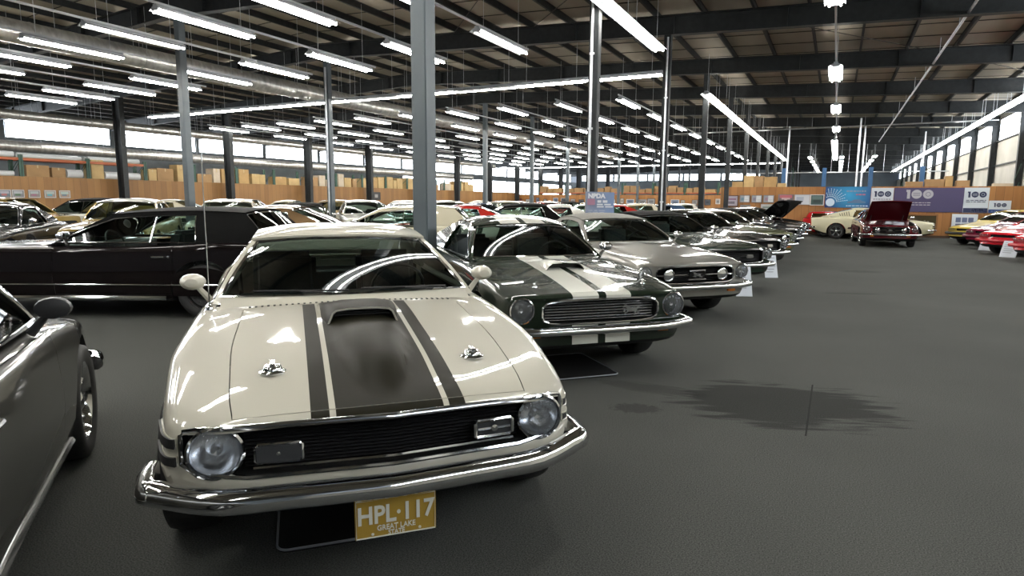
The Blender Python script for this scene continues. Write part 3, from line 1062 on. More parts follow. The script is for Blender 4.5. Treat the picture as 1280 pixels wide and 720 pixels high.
def extra65(c):
    emblem_horse(c, .27, .605, .135, .004)
    add, vm = c['add'], c['vm']
    # hood scoop
    b = bmesh.new()
    rg = []
    for x, w, h in ((-.82, .16, .052), (-.90, .165, .055), (-1.05, .15, .040), (-1.22, .10, .015), (-1.30, .06, .002)):
        zc_ = top_of(c, x, 0)
        rg.append([b.verts.new((x, y, zc_ + h * k - .004)) for y, k in ((-w - .03, -.1), (-w, .6), (-w + .03, .95), (0, 1.04), (w - .03, .95), (w, .6), (w + .03, -.1))])
    for i in range(4):
        for k in range(6): b.faces.new((rg[i][k], rg[i + 1][k], rg[i + 1][k + 1], rg[i][k + 1]))
    thick(b, .008); bmesh.ops.recalc_face_normals(b, faces=b.faces)
    add('hood_scoop', b, ['hood'])
    b = bmesh.new(); box(b, -.95, -.90, -.15, .15, top_of(c, -.9, 0) - .01, top_of(c, -.9, 0) + .045); add('scoop_grille', b, ['matte'])
    for sg in (1, -1):
        b = bbox(vm(0, .60) - .01, vm(0, .60) + .02, sg * .60 - .055, sg * .60 + .055, .395, .435, .012, 2); add('parking_lamp', b, ['amber'])
        b = bmesh.new()
        # pillar louvres
        for k in range(5):
            x = -3.12 - k * .075
            s = (x + 3.0)
            pass
        b.free()
        S = c['S']
        for k in range(5):                      # louvres in the rear roof pillar
            x = -3.10 - k * .085; z0 = .985; z1 = 1.165 - k * .022
            def sp(z, S=S): return S['yb'] + (S['yr'] - S['yb']) * (z - S['belt']) / (S['header'][1] - S['belt']) + .018 * sin(pi * (z - S['belt']) / (S['header'][1] - S['belt'])) + .004
            bb = bmesh.new(); tube(bb, [(x, sg * sp(z0), z0), (x - .02, sg * sp((z0 + z1) / 2), (z0 + z1) / 2), (x - .04, sg * sp(z1), z1)], .013, 6); add('pillar_louvre', bb, ['matte'])
        b = bmesh.new(); z = top_of(c, -.25, sg * .52)
        lathe(b, [(.022, 0), (.02, .006), (.008, .012), (.006, .04), (.001, .042)], 12, 'z', -.25, sg * .52, z); tube(b, [(-.29, sg * .52, z + .03), (-.21, sg * .52, z + .03)], .005, 6)
        add('hood_lock', b, ['chrome'])

PONY = dict(L=4.61, R=.318, axles=(-.83, -3.57), tread=.19,
    hw=[(0, .845), (-.3, .868), (-.9, .875), (-2.3, .86), (-3.4, .875), (-4.2, .85), (-4.61, .80)],
    zs=[(0, .735), (-.3, .785), (-.9, .84), (-1.5, .885), (-2.4, .90), (-3.3, .925), (-4.2, .905), (-4.61, .86)],
    zc=[(0, .755), (-.4, .82), (-1.5, .93), (-2, .94), (-3.8, .95), (-4.61, .90)],
    zb=[(0, .31), (-.12, .27), (-.4, .23), (-.9, .20), (-3.9, .2), (-4.3, .28), (-4.61, .42)],
    v=(.02, .55, .52, .8), opening=(.535, .50, .705, 5), depth=.08, cowl=-1.50, deckx=-3.95, door=(-1.62, -2.78), hood_x=(-.05, -1.38), trunk_x=(-4.12, -4.55),
    belt=.915, zcowl=.93, yb=.755, yr=.575, header=(-2.16, 1.225), rear_header=(-3.0, 1.26), backlight=(-4.10, .955), quarter=(-2.98, -2.88), sail=.03, crown=.055,
    heads=[(.705, .625, .096)], head_in=-.01, bars=12, bumper=(.455, .075, .05), wrap=.14, boff=.05, flare=.012, mirx=.25)
STYLES['fastback65'] = build_style('fastback65', dict(PONY, grille_slot='argent', bars=7, extra=extra65, rim='spoke'))

def extra67(c):
    emblem_horse(c, 0, .605, .115, .012, True)
    add, vm = c['add'], c['vm']
    b = bmesh.new(); tube(b, [(vm(0, -.5) - .01, -.56, .605), (0 - .01, -.13, .605)], .008, 6); tube(b, [(0 - .01, .13, .605), (vm(0, .5) - .01, .56, .605)], .008, 6)
    add('grille_bar', b, ['chrome'])
    for sg in (1, -1):
        b = bmesh.new(); xx = vm(0, .38) - .012
        lathe(b, [(.07, -.03), (.078, 0), (.078, .014), (.070, .018), (.066, .01), (.04, .020), (.001, .024)], 20, 'x', xx, sg * .40, .605)
        bmesh.ops.recalc_face_normals(b, faces=b.faces)
        add('fog_lamp', b, ['chrome'])
        b = bbox(vm(0, .55) - .01, vm(0, .55) + .02, sg * .55 - .06, sg * .55 + .06, .375, .42, .012, 2); add('parking_lamp', b, ['amber'])
PONY67 = dict(PONY, opening=(.575, .495, .715, 6), bars=10, grille_slot='black', heads=[(.725, .632, .088)], head_in=-.012, depth=.12, bardepth=.07, optrim_r=.013)
STYLES['notch67'] = build_style('notch67', dict(PONY67, header=(-2.18, 1.225), rear_header=(-3.05, 1.245), backlight=(-3.62, .95), deckx=-3.50, quarter=(-3.05, -2.90), sail=.0, trunk_x=(-3.74, -4.55), extra=extra67, divider=-2.72))

def extra68(c):
    add, vm = c['add'], c['vm']
    for sg in (1, -1):
        b = bmesh.new(); xx = vm(0, .36) - .02
        box(b, xx - .02, xx + .012, sg * .34 - .075, sg * .34 + .075, .57, .635)
        bmesh.ops.bevel(b, geom=b.edges[:], offset=.014, segments=2, affect='EDGES')
        add('fog_lamp', b, ['chrome'])
STYLES['fastback68'] = build_style('fastback68', dict(PONY67, opening=(.62, .485, .725, 7), heads=[(.735, .632, .082)], extra=extra68, optrim_r=.016, bars=8))
STYLES['ragtop68'] = build_style('ragtop68', dict(PONY67, opening=(.62, .485, .725, 7), header=(-2.18, 1.235), rear_header=(-3.10, 1.27), backlight=(-3.60, .95), deckx=-3.50, quarter=(-3.10, -2.95), trunk_x=(-3.74, -4.55), crown=.04, extra=extra68, divider=-2.7, optrim_r=.016, bars=8))

def extra_lux(c):
    S, hw = c['S'], c['hw']
    ax = S['axles'][1]; R = S['R']
    for sg in (1, -1):
        b = bmesh.new()
        grid(b, lambda u, v: (ax - R - .03 + (2 * R + .06) * u, sg * (hw(ax) - .006 - .02 * (1 - v)), .30 + (.36) * v * sin(pi * (.12 + .76 * u)) ** .35), 16, 6)
        thick(b, .006); bmesh.ops.recalc_face_normals(b, faces=b.faces)
        c['add']('wheel_skirt', b, ['paint'])
STYLES['luxcoupe'] = build_style('luxcoupe', dict(
    L=5.48, R=.35, axles=(-1.02, -3.98), tread=.21,
    hw=[(0, .93), (-.4, .98), (-1.2, 1.0), (-2.6, .985), (-4, 1.0), (-5, .97), (-5.48, .92)],
    zs=[(0, .80), (-.4, .845), (-1.6, .90), (-2.6, .905), (-3.6, .93), (-4.2, .97), (-5.0, .93), (-5.48, .88)],
    zc=[(0, .84), (-.5, .89), (-1.9, .96), (-4.2, .98), (-5.0, .96), (-5.48, .90)],
    zb=[(0, .42), (-.15, .34), (-.5, .27), (-1, .22), (-4.2, .22), (-4.9, .3), (-5.48, .42)],
    v=(.05, .3, .6, .9), opening=(.42, .50, .79, 7), depth=.10, vbars=16, bars=0, cowl=-1.95, deckx=-4.66, door=(-2.12, -3.62), hood_x=(-.05, -1.83), trunk_x=(-4.90, -5.42),
    belt=.95, zcowl=.96, yb=.86, yr=.67, header=(-2.72, 1.30), rear_header=(-4.42, 1.33), backlight=(-4.80, .985), quarter=(-3.86, -3.80), crown=.05, sail=.015,
    heads=[(.56, .65, .075), (.76, .65, .075)], head_in=0., bumper=(.52, .12, .06), wrap=.25, boff=.04, sidetrim=.44, rocker_r=.03, divider=-3.28, apillar=.05, extra=extra_lux, mirx=.35, rim='disc', seatx=-3.35))

STYLES['sedan'] = build_style('sedan', dict(
    L=5.1, R=.34, axles=(-.95, -3.85), tread=.20,
    hw=[(0, .90), (-.4, .94), (-1.2, .955), (-2.6, .95), (-4, .955), (-4.7, .93), (-5.1, .88)],
    zs=[(0, .77), (-.4, .82), (-1.6, .89), (-2.6, .905), (-3.6, .92), (-4.2, .94), (-5.1, .87)],
    zc=[(0, .80), (-.5, .86), (-1.7, .95), (-4.2, .96), (-5.1, .89)],
    zb=[(0, .42), (-.15, .34), (-.5, .27), (-1, .22), (-4.2, .22), (-4.7, .3), (-5.1, .42)],
    v=(.04, .3, .6, .9), opening=(.80, .56, .74, 9), depth=.07, bars=8, grille_slot='chrome', cowl=-1.68, deckx=-4.15, door=(-1.85, -2.95), hood_x=(-.05, -1.56), trunk_x=(-4.35, -5.04),
    belt=.93, zcowl=.95, yb=.84, yr=.665, header=(-2.40, 1.33), rear_header=(-3.75, 1.355), backlight=(-4.30, .965), quarter=(-3.75, -3.62), crown=.06,
    heads=[(.50, .65, .075), (.69, .65, .075)], head_in=-.0, bumper=(.50, .12, .06), wrap=.22, sidetrim=.60, divider=-2.95, rim='disc'))

STYLES['hardtop'] = build_style('hardtop', dict(
    L=4.95, R=.335, axles=(-.92, -3.78), tread=.20,
    hw=[(0, .88), (-.4, .92), (-1.2, .945), (-2.6, .93), (-3.8, .945), (-4.6, .91), (-4.95, .86)],
    zs=[(0, .76), (-.4, .81), (-1.6, .885), (-2.6, .90), (-3.6, .94), (-4.2, .935), (-4.95, .86)],
    zc=[(0, .79), (-.5, .86), (-1.7, .945), (-4.2, .955), (-4.95, .88)],
    zb=[(0, .42), (-.15, .34), (-.5, .27), (-1, .22), (-4.0, .22), (-4.5, .3), (-4.95, .42)],
    v=(.05, .4, .55, .9), opening=(.78, .56, .735, 9), depth=.08, bars=6, grille_slot='argent', cowl=-1.65, deckx=-4.0, door=(-1.80, -3.05), hood_x=(-.05, -1.52), trunk_x=(-4.25, -4.9),
    belt=.925, zcowl=.945, yb=.82, yr=.63, header=(-2.42, 1.30), rear_header=(-3.30, 1.33), backlight=(-4.20, .965), quarter=(-3.42, -3.25), crown=.055, sail=.02,
    heads=[(.47, .645, .075), (.66, .645, .075)], head_in=0., bumper=(.48, .11, .06), wrap=.2, rim='disc'))

STYLES['hatch80'] = build_style('hatch80', dict(
    L=4.56, R=.305, axles=(-.88, -3.42), tread=.19,
    hw=[(0, .80), (-.25, .84), (-.9, .87), (-2.3, .87), (-3.4, .87), (-4.56, .82)],
    zs=[(0, .635), (-.1, .67), (-.9, .78), (-1.5, .86), (-2.4, .90), (-3.6, .92), (-4.56, .90)],
    zc=[(0, .645), (-.15, .70), (-.9, .81), (-1.45, .91), (-3.8, .93), (-4.56, .92)],
    zb=[(0, .30), (-.12, .24), (-.4, .20), (-.9, .18), (-3.9, .2), (-4.56, .36)],
    v=(.05, .5, .5, .8), opening=(.36, .54, .615, 9), depth=.06, bars=4, optrim=False, cowl=-1.35, deckx=-3.9, door=(-1.5, -2.75), hood_x=(-.06, -1.24), trunk_x=(-4.1, -4.5), hood_y=.70,
    belt=.905, zcowl=.915, yb=.77, yr=.58, header=(-2.12, 1.225), rear_header=(-3.05, 1.25), backlight=(-4.15, .95), quarter=(-3.3, -3.15), crown=.05, sail=.02,
    heads=[], rects=[(.60, .575, .32, .085, 'lens', .006)], bumper=(.44, .10, .05), wrap=.5, boff=.015, bumper_slot='bump', tail=(.60, .55, .72, 6)))

STYLES['lowcoupe'] = build_style('lowcoupe', dict(
    L=4.2, R=.31, axles=(-.85, -3.25), tread=.22,
    hw=[(0, .78), (-.4, .84), (-.9, .87), (-2.3, .86), (-3.3, .89), (-4.2, .84)],
    zs=[(0, .55), (-.4, .68), (-.9, .74), (-1.5, .74), (-2.4, .76), (-3.3, .84), (-4.2, .80)],
    zc=[(0, .56), (-.4, .66), (-.9, .74), (-1.4, .78), (-3.5, .86), (-4.2, .84)],
    zb=[(0, .25), (-.12, .2), (-.4, .16), (-.9, .14), (-3.6, .16), (-4.2, .30)],
    v=(.05, .6, .45, .8), opening=(.35, .33, .43, 8), depth=.06, bars=3, cowl=-1.85, deckx=-3.85, door=(-2.0, -3.0), hood_x=(-.06, -1.72), trunk_x=(-4.06, -4.16),
    belt=.80, zcowl=.80, yb=.78, yr=.64, header=(-2.40, 1.06), rear_header=(-3.90, 1.08), backlight=(-4.04, .88), quarter=(-3.82, -3.78), crown=.04, sail=.01, divider=-3.0,
    heads=[(.58, .48, .07)], bumper=(.30, .06, .03), wrap=.1, tail=(.62, .55, .70, 6), rbz=.36, seatx=-2.9))

def extra_open(c):
    extra67(c)
    add, S = c['add'], c['S']
    cx = S['cowl']
    b = bmesh.new()
    ang = radians(S.get('hood_angle', 33)); hxx = cx + .14
    def P(u, v):
        s = -1 + 2 * v
        d = 1.26 * u
        y = s * (.66 - .05 * u)
        z = .035 * (1 - s * s) - .02 * sstep(.9, 1, u)
        return (hxx + d * cos(ang) - z * sin(ang), y, .925 + d * sin(ang) + z * cos(ang))
    grid(b, P, 12, 12); thick(b, .02)
    bmesh.ops.recalc_face_normals(b, faces=b.faces)
    add('hood', b, ['paint'])
    b = bmesh.new()
    for k in (-1, 1):
        tube(b, [(hxx + .02, k * .5, .90), (hxx + .35 * cos(ang), k * .5, .92 + .35 * sin(ang) - .02)], .015, 6)
    add('hood_hinge', b, ['matte'])
    b = bmesh.new()
    box(b, -1.05, -.55, -.22, .22, .40, .72); box(b, -1.1, -.5, -.34, -.20, .50, .70); box(b, -1.1, -.5, .20, .34, .50, .70)
    box(b, -.30, -.27, -.34, .34, .40, .74)
    bmesh.ops.bevel(b, geom=b.edges[:], offset=.02, segments=2, affect='EDGES')
    lathe(b, [(.001, .06), (.15, .055), (.17, .04), (.17, .0), (.001, 0)], 20, 'z', -.82, 0, .74)
    add('engine', b, ['dull'])
    b = bmesh.new(); box(b, -1.30, -1.12, .36, .58, .55, .75); bmesh.ops.bevel(b, geom=b.edges[:], offset=.012, segments=2, affect='EDGES'); add('battery', b, ['matte'])
STYLES['openhood68'] = build_style('openhood68', dict(PONY67, open_hood=True, extra=extra_open))
# ------------------------------------------------------------------ the hall
ORD = ['first', 'second', 'third', 'fourth', 'fifth', 'sixth', 'seventh', 'eighth', 'ninth', 'tenth', 'eleventh', 'twelfth', 'thirteenth', 'fourteenth', 'fifteenth', 'sixteenth', 'seventeenth', 'eighteenth', 'nineteenth', 'twentieth'] + ['twenty-' + x for x in ('first', 'second', 'third', 'fourth', 'fifth', 'sixth', 'seventh', 'eighth', 'ninth')] + ['thirtieth'] + ['thirty-' + x for x in ('first', 'second', 'third', 'fourth', 'fifth', 'sixth', 'seventh', 'eighth', 'ninth')]
XR, XL, Y0, Y1, RIDGE, SL = 7.6, -42., -10., 108., -18., .0445
def zraf(x):                                   # underside of the roof beams
    return 6.08 - SL * (x + .3) if x > RIDGE else 6.08 - SL * (RIDGE + .3) + SL * (x - RIDGE)
BD, PH = .54, .20
BEAMY = [.5 + 6.1 * k for k in range(-1, 18)]

# carpet
m, nt, b = nodes('grey_carpet')
tc = N(nt, 'ShaderNodeTexCoord')
n1 = N(nt, 'ShaderNodeTexNoise'); n1.inputs['Scale'].default_value = 150; n1.inputs['Detail'].default_value = 3
n2 = N(nt, 'ShaderNodeTexNoise'); n2.inputs['Scale'].default_value = .5; n2.inputs['Detail'].default_value = 5
n3 = N(nt, 'ShaderNodeTexVoronoi'); n3.inputs['Scale'].default_value = 240
for q in (n1, n2, n3): nt.links.new(tc.outputs['Object'], q.inputs['Vector'])
mr = N(nt, 'ShaderNodeMapRange'); mr.inputs[1].default_value = .3; mr.inputs[2].default_value = .7; nt.links.new(n1.outputs['Fac'], mr.inputs[0])
mx = N(nt, 'ShaderNodeMix', data_type='RGBA'); mx.inputs[6].default_value = (.026, .028, .0255, 1); mx.inputs[7].default_value = (.105, .107, .098, 1)
nt.links.new(mr.outputs[0], mx.inputs[0])
mr2 = N(nt, 'ShaderNodeMapRange'); mr2.inputs[1].default_value = .3; mr2.inputs[2].default_value = .7; mr2.inputs[3].default_value = .86; mr2.inputs[4].default_value = 1.1; nt.links.new(n2.outputs['Fac'], mr2.inputs[0])
mu = N(nt, 'ShaderNodeMix', data_type='RGBA', blend_type='MULTIPLY'); mu.inputs[0].default_value = 1
nt.links.new(mx.outputs[2], mu.inputs[6]); nt.links.new(mr2.outputs[0], mu.inputs[7])
last = mu.outputs[2]
def stain(cx, cy, rx, ry, ang, dark, last, seed, streak=True):
    mp = N(nt, 'ShaderNodeMapping', vector_type='TEXTURE')
    mp.inputs['Location'].default_value = (cx, cy, 0); mp.inputs['Rotation'].default_value = (0, 0, ang); mp.inputs['Scale'].default_value = (rx, ry, 1)
    nt.links.new(tc.outputs['Object'], mp.inputs['Vector'])
    ln = N(nt, 'ShaderNodeVectorMath', operation='LENGTH'); nt.links.new(mp.outputs[0], ln.inputs[0])
    st = N(nt, 'ShaderNodeMapping'); st.inputs['Scale'].default_value = (1.1, 4.5, 1) if streak else (3, 3, 3); st.inputs['Location'].default_value = (seed, 0, 0)
    nt.links.new(mp.outputs[0], st.inputs['Vector'])
    nz = N(nt, 'ShaderNodeTexNoise'); nz.inputs['Scale'].default_value = 1.6; nz.inputs['Detail'].default_value = 5; nt.links.new(st.outputs[0], nz.inputs['Vector'])
    a = N(nt, 'ShaderNodeMath', operation='MULTIPLY_ADD'); a.inputs[1].default_value = 1.5; nt.links.new(nz.outputs['Fac'], a.inputs[0]); nt.links.new(ln.outputs['Value'], a.inputs[2])
    r = N(nt, 'ShaderNodeMapRange'); r.interpolation_type = 'SMOOTHSTEP'; r.inputs[1].default_value = 1.45; r.inputs[2].default_value = 1.75; r.inputs[3].default_value = dark; r.inputs[4].default_value = 1
    nt.links.new(a.outputs[0], r.inputs[0])
    k = N(nt, 'ShaderNodeMix', data_type='RGBA', blend_type='MULTIPLY'); k.inputs[0].default_value = 1
    nt.links.new(last, k.inputs[6]); nt.links.new(r.outputs[0], k.inputs[7])
    return k.outputs[2]
last = stain(-.28, 5.04, .85, .60, radians(20), .42, last, 3.1)
last = stain(-1.22, 4.40, .20, .12, radians(20), .62, last, 7.7, False)
last = stain(-1.25, 4.95, .50, .14, radians(0), .70, last, 9.2)
last = stain(.35, 12.0, .55, .10, radians(20), .7, last, 1.2)
last = stain(.6, 16.0, .5, .3, radians(20), .72, last, 5.2)
# joint of the carpet tiles across the stain
sx_ = N(nt, 'ShaderNodeSeparateXYZ'); nt.links.new(tc.outputs['Object'], sx_.inputs[0])
ca = N(nt, 'ShaderNodeMath', operation='COMPARE'); ca.inputs[1].default_value = -.075; ca.inputs[2].default_value = .006; nt.links.new(sx_.outputs['X'], ca.inputs[0])
cb_ = N(nt, 'ShaderNodeMath', operation='COMPARE'); cb_.inputs[1].default_value = 5.05; cb_.inputs[2].default_value = .66; nt.links.new(sx_.outputs['Y'], cb_.inputs[0])
cm = N(nt, 'ShaderNodeMath', operation='MULTIPLY'); nt.links.new(ca.outputs[0], cm.inputs[0]); nt.links.new(cb_.outputs[0], cm.inputs[1])
sm_ = N(nt, 'ShaderNodeMix', data_type='RGBA'); sm_.inputs[7].default_value = (.016, .016, .015, 1); nt.links.new(cm.outputs[0], sm_.inputs[0]); nt.links.new(last, sm_.inputs[6])
last = sm_.outputs[2]
nt.links.new(last, b.inputs['Base Color']); b.inputs['Roughness'].default_value = .95; b.inputs['Specular IOR Level'].default_value = .15
bp = N(nt, 'ShaderNodeBump'); bp.inputs['Strength'].default_value = .3; bp.inputs['Distance'].default_value = .002
nt.links.new(n1.outputs['Fac'], bp.inputs['Height']); nt.links.new(bp.outputs[0], b.inputs['Normal'])
CARPET = m
bm = bmesh.new(); box(bm, XL - .3, XR + .3, Y0 - .3, Y1 + .3, -.12, 0)
struct('floor', bm, CARPET)

STEEL = mat('dark_painted_steel', (.020, .023, .024), .55, c2=(.028, .031, .033), scale=6, spec=.3)
STEELG = mat('blue_grey_painted_steel', (.085, .105, .118), .42, c2=(.10, .12, .13), scale=3)
INSUL = mat('roof_insulation', (.27, .24, .185), .7, c2=(.35, .315, .25), scale=.9, stretch=(1, .25, 1))
STRAP = mat('roof_strap', (.03, .027, .022), .6)
WALLP = mat('wall_liner', (.42, .41, .36), .75, c2=(.52, .50, .45), scale=.8)
WALLD = mat('dark_wall_sheet', (.16, .18, .20), .7, c2=(.20, .23, .25), scale=.6)
GALV = mat('galvanised', (.55, .57, .60), .38, .85, c2=(.70, .72, .74), scale=9)
WHITEM = mat('white_enamel', (.72, .73, .74), .4)
GREYM = mat('grey_enamel', (.34, .36, .39), .4)

# roof sheet
bm = bmesh.new()
off = BD + PH
prof = [(XL - .2, zraf(XL - .2) + off), (RIDGE, zraf(RIDGE) + off), (XR + .2, zraf(XR + .2) + off)]
lo = [(x, z) for x, z in prof]; hi = [(x, z + .12) for x, z in prof]
L0 = [bm.verts.new((x, Y0 - .2, z)) for x, z in lo]; L1 = [bm.verts.new((x, Y1 + .2, z)) for x, z in lo]
H0 = [bm.verts.new((x, Y0 - .2, z)) for x, z in hi]; H1 = [bm.verts.new((x, Y1 + .2, z)) for x, z in hi]
for i in range(2):
    bm.faces.new((L0[i], L1[i], L1[i + 1], L0[i + 1])); bm.faces.new((H0[i], H0[i + 1], H1[i + 1], H1[i]))
    bm.faces.new((L0[i], L0[i + 1], H0[i + 1], H0[i])); bm.faces.new((L1[i], H1[i], H1[i + 1], L1[i + 1]))
bm.faces.new((L0[0], H0[0], H1[0], L1[0])); bm.faces.new((L0[2], L1[2], H1[2], H0[2]))
bmesh.ops.recalc_face_normals(bm, faces=bm.faces)
struct('ceiling', bm, INSUL, smooth=False)

def slab(bm, pts, y0, y1, dz0, dz1):
    A = [bm.verts.new((x, y0, z + dz0)) for x, z in pts]; B = [bm.verts.new((x, y1, z + dz0)) for x, z in pts]
    C_ = [bm.verts.new((x, y0, z + dz1)) for x, z in pts]; D = [bm.verts.new((x, y1, z + dz1)) for x, z in pts]
    n = len(pts)
    for i in range(n - 1):
        bm.faces.new((A[i], B[i], B[i + 1], A[i + 1])); bm.faces.new((C_[i], C_[i + 1], D[i + 1], D[i]))
        bm.faces.new((A[i], A[i + 1], C_[i + 1], C_[i])); bm.faces.new((B[i], D[i], D[i + 1], B[i + 1]))
    bm.faces.new((A[0], C_[0], D[0], B[0])); bm.faces.new((A[-1], B[-1], D[-1], C_[-1]))

rp = [(x, zraf(x)) for x in (XL + .02, RIDGE, XR - .02)]
bm = bmesh.new()
slab(bm, rp, -.12, .12, 0, .025); slab(bm, rp, -.012, .012, .02, BD - .02); slab(bm, rp, -.12, .12, BD - .025, BD)
for k in range(17):                            # web stiffeners
    x = XL + 1.5 + 3. * k
    box(bm, x - .008, x + .008, -.11, .11, zraf(x) + .02, zraf(x) + BD - .03)
bmesh.ops.recalc_face_normals(bm, faces=bm.faces)
beam_me = to_mesh(bm, 'ceiling_beam', [STEEL], smooth=False)
for y in BEAMY:
    tag(mk_obj('ceiling_beam', beam_me, loc=(0, y, 0)), kind='structure')
bm = bmesh.new()
box(bm, -.03, .03, Y0, Y1, 0, .012); box(bm, -.006, .006, Y0, Y1, .0, PH); box(bm, -.03, .03, Y0, Y1, PH - .012, PH)
pur_me = to_mesh(bm, 'ceiling_purlin', [STEEL], smooth=False)
x = XR - .5
while x > XL:
    if abs(x - RIDGE) > .1:
        tag(mk_obj('ceiling_purlin', pur_me, loc=(x, 0, zraf(x) + BD - .004)), kind='structure')
    x -= 1.35
bm = bmesh.new(); slab(bm, rp, -.012, .012, BD + PH - .030, BD + PH - .012)
strap_me = to_mesh(bm, 'ceiling_strap', [STRAP], smooth=False)
y = -2.
while y < 106:
    tag(mk_obj('ceiling_strap', strap_me, loc=(0, y, 0)), kind='structure')
    y += 1.525 if y < 50 else 3.05
# diagonal wind bracing rods
for (xa, ya, xb, yb_) in ((-9, 6.6, -3, 12.7), (-3, 18.8, 2.2, 24.9), (2.2, 24.9, 7., 31.), (-12, 18.8, -6.5, 12.7), (-9., 18.8, -3.5, 12.7)):
    bm = bmesh.new(); tube(bm, [(xa, ya, zraf(xa) + BD - .02), (xb, yb_, zraf(xb) + BD - .02)], .012, 6)
    struct('ceiling_brace', bm, STRAP)

# outer walls, each bay between columns with its window
bm = bmesh.new()
box(bm, XR, XR + .15, Y0, Y1, 0, 4.85); box(bm, XR, XR + .15, Y0, Y1, 6.10, 6.6)
for y in BEAMY: box(bm, XR, XR + .15, y - .10, y + .10, 4.85, 6.10)
for z in (2.3, 3.6, 4.9): box(bm, XR - .10, XR, Y0, Y1, z - .03, z + .03, 1)
struct('wall_right', bm, [WALLP, STEEL], smooth=False)
bm = bmesh.new()
box(bm, XL - .15, XL, Y0, Y1, 0, 4.85); box(bm, XL - .15, XL, Y0, Y1, 6.45, 6.8)
for y in BEAMY: box(bm, XL - .15, XL, y - .12, y + .12, 4.85, 6.45)
struct('wall_left', bm, [WALLD, STEEL], smooth=False)
zr = zraf(RIDGE) + off + .1
bm = bmesh.new(); box(bm, XL - .15, XR + .15, Y1, Y1 + .15, 0, zr); struct('wall_back', bm, WALLD)
bm = bmesh.new(); box(bm, XL - .15, XR + .15, Y0 - .15, Y0, 0, zr); struct('wall_front', bm, WALLD)
PANE = emit('daylight_pane', (.86, .93, 1.0), 7.5)
def window_mesh(z0, z1, side):
    fr = bmesh.new(); w = 2.90; s = side
    for a, b_ in ((z0, z0 + .05), (z1 - .05, z1), ((z0 + z1) / 2 - .02, (z0 + z1) / 2 + .02)): box(fr, -.03, .03, -w, w, a, b_)
    for k in (-1, 1): box(fr, -.03, .03, k * 2.88 - .02, k * 2.88 + .02, z0, z1)
    pn = bmesh.new(); box(pn, -.006, .012, -w, w, z0, z1) if s > 0 else box(pn, -.012, .006, -w, w, z0, z1)
    return to_mesh(fr, 'window_frame', [STEEL], smooth=False), to_mesh(pn, 'pane', [PANE], smooth=False)
wr = window_mesh(4.85, 6.10, 1); wl = window_mesh(4.85, 6.45, -1)
nwin = 0
for i in range(len(BEAMY) - 1):
    yc = (BEAMY[i] + BEAMY[i + 1]) / 2
    for me2, x in ((wr, XR + .02), (wl, XL - .02)):
        nwin += 1
        o = tag(mk_obj('window_%d' % nwin, me2[0], loc=(x, yc, 0)), kind='structure')
        mk_obj('pane', me2[1], parent=o)

lw = window_mesh(2.45, 4.25, -1)
for i in range(10, len(BEAMY) - 1):
    nwin += 1
    o = tag(mk_obj('window_%d' % nwin, lw[0], loc=(XL + .03, (BEAMY[i] + BEAMY[i + 1]) / 2, 0)), kind='structure'); mk_obj('pane', lw[1], parent=o)
bw = window_mesh(5.1, 6.2, 1)
for k in range(5):
    nwin += 1
    o = tag(mk_obj('window_%d' % nwin, bw[0], loc=(-38.5 + 6.1 * k, Y1 - .03, 0), rot=(0, 0, pi / 2)), kind='structure'); mk_obj('pane', bw[1], parent=o)

# columns
def column(x, y, w, dark, style='box'):
    z = zraf(x) + .01
    bm = bmesh.new()
    if style == 'box':
        box(bm, -w / 2, w / 2, -w / 2, w / 2, 0, z)
        bmesh.ops.bevel(bm, geom=[e for e in bm.edges if abs(e.verts[0].co.z - e.verts[1].co.z) > 1], offset=.012, segments=2, affect='EDGES')
        box(bm, -w * .9, w * .9, -w * .9, w * .9, 0, .02)
    else:                                      # tapered H column
        w2 = w * 1.35
        for s in (-1, 1):
            V = box(bm, s * w / 2 - .012, s * w / 2 + .012, -.12, .12, 0, z)
            for v in V[4:]: v.co.x += s * (w2 - w) / 2
        V = box(bm, -w / 2, w / 2, -.01, .01, 0, z)
        for v in V[4:]: v.co.x *= w2 / w
    o = struct('column', bm, STEEL if dark else STEELG, smooth=False)
    o.location = (x, y, 0)
    return o
for k in range(1, 16): column(-4.65, .5 + 6.1 * k, .22 if k == 1 else .20, k > 1)
for k in range(2, 16): column(-17.7, .5 + 6.1 * k, .22, False)
for k in range(2, 16): column(-31.1, .5 + 6.1 * k, .42, True, 'taper')
for k in range(6, 17): column(XR - .16, .5 + 6.1 * k, .20, True, 'taper')
for x, y, s in ((-4.65 - .02, 12.7 - .135, 'second'), (-4.65 + .02, 18.8 - .135, 'third')):
    bm = bmesh.new(); tube(bm, [(x, y, .3), (x, y, 6.2)], .028, 8)
    for z in (1.5, 3, 4.5): box(bm, x - .05, x + .05, y - .005, y + .034, z, z + .04)
    tag(obj('conduit_pipe', bm, GALV), 'shiny metal conduit pipe running up the %s dark column beside the aisle' % s, 'pipe')
bm = bmesh.new(); tube(bm, [(-17.66, 18.8 - .165, .3), (-17.66, 18.8 - .165, 6.5)], .035, 8)
tag(obj('conduit_pipe', bm, GALV), 'shiny metal conduit pipe running up a column among the rear car rows', 'pipe')

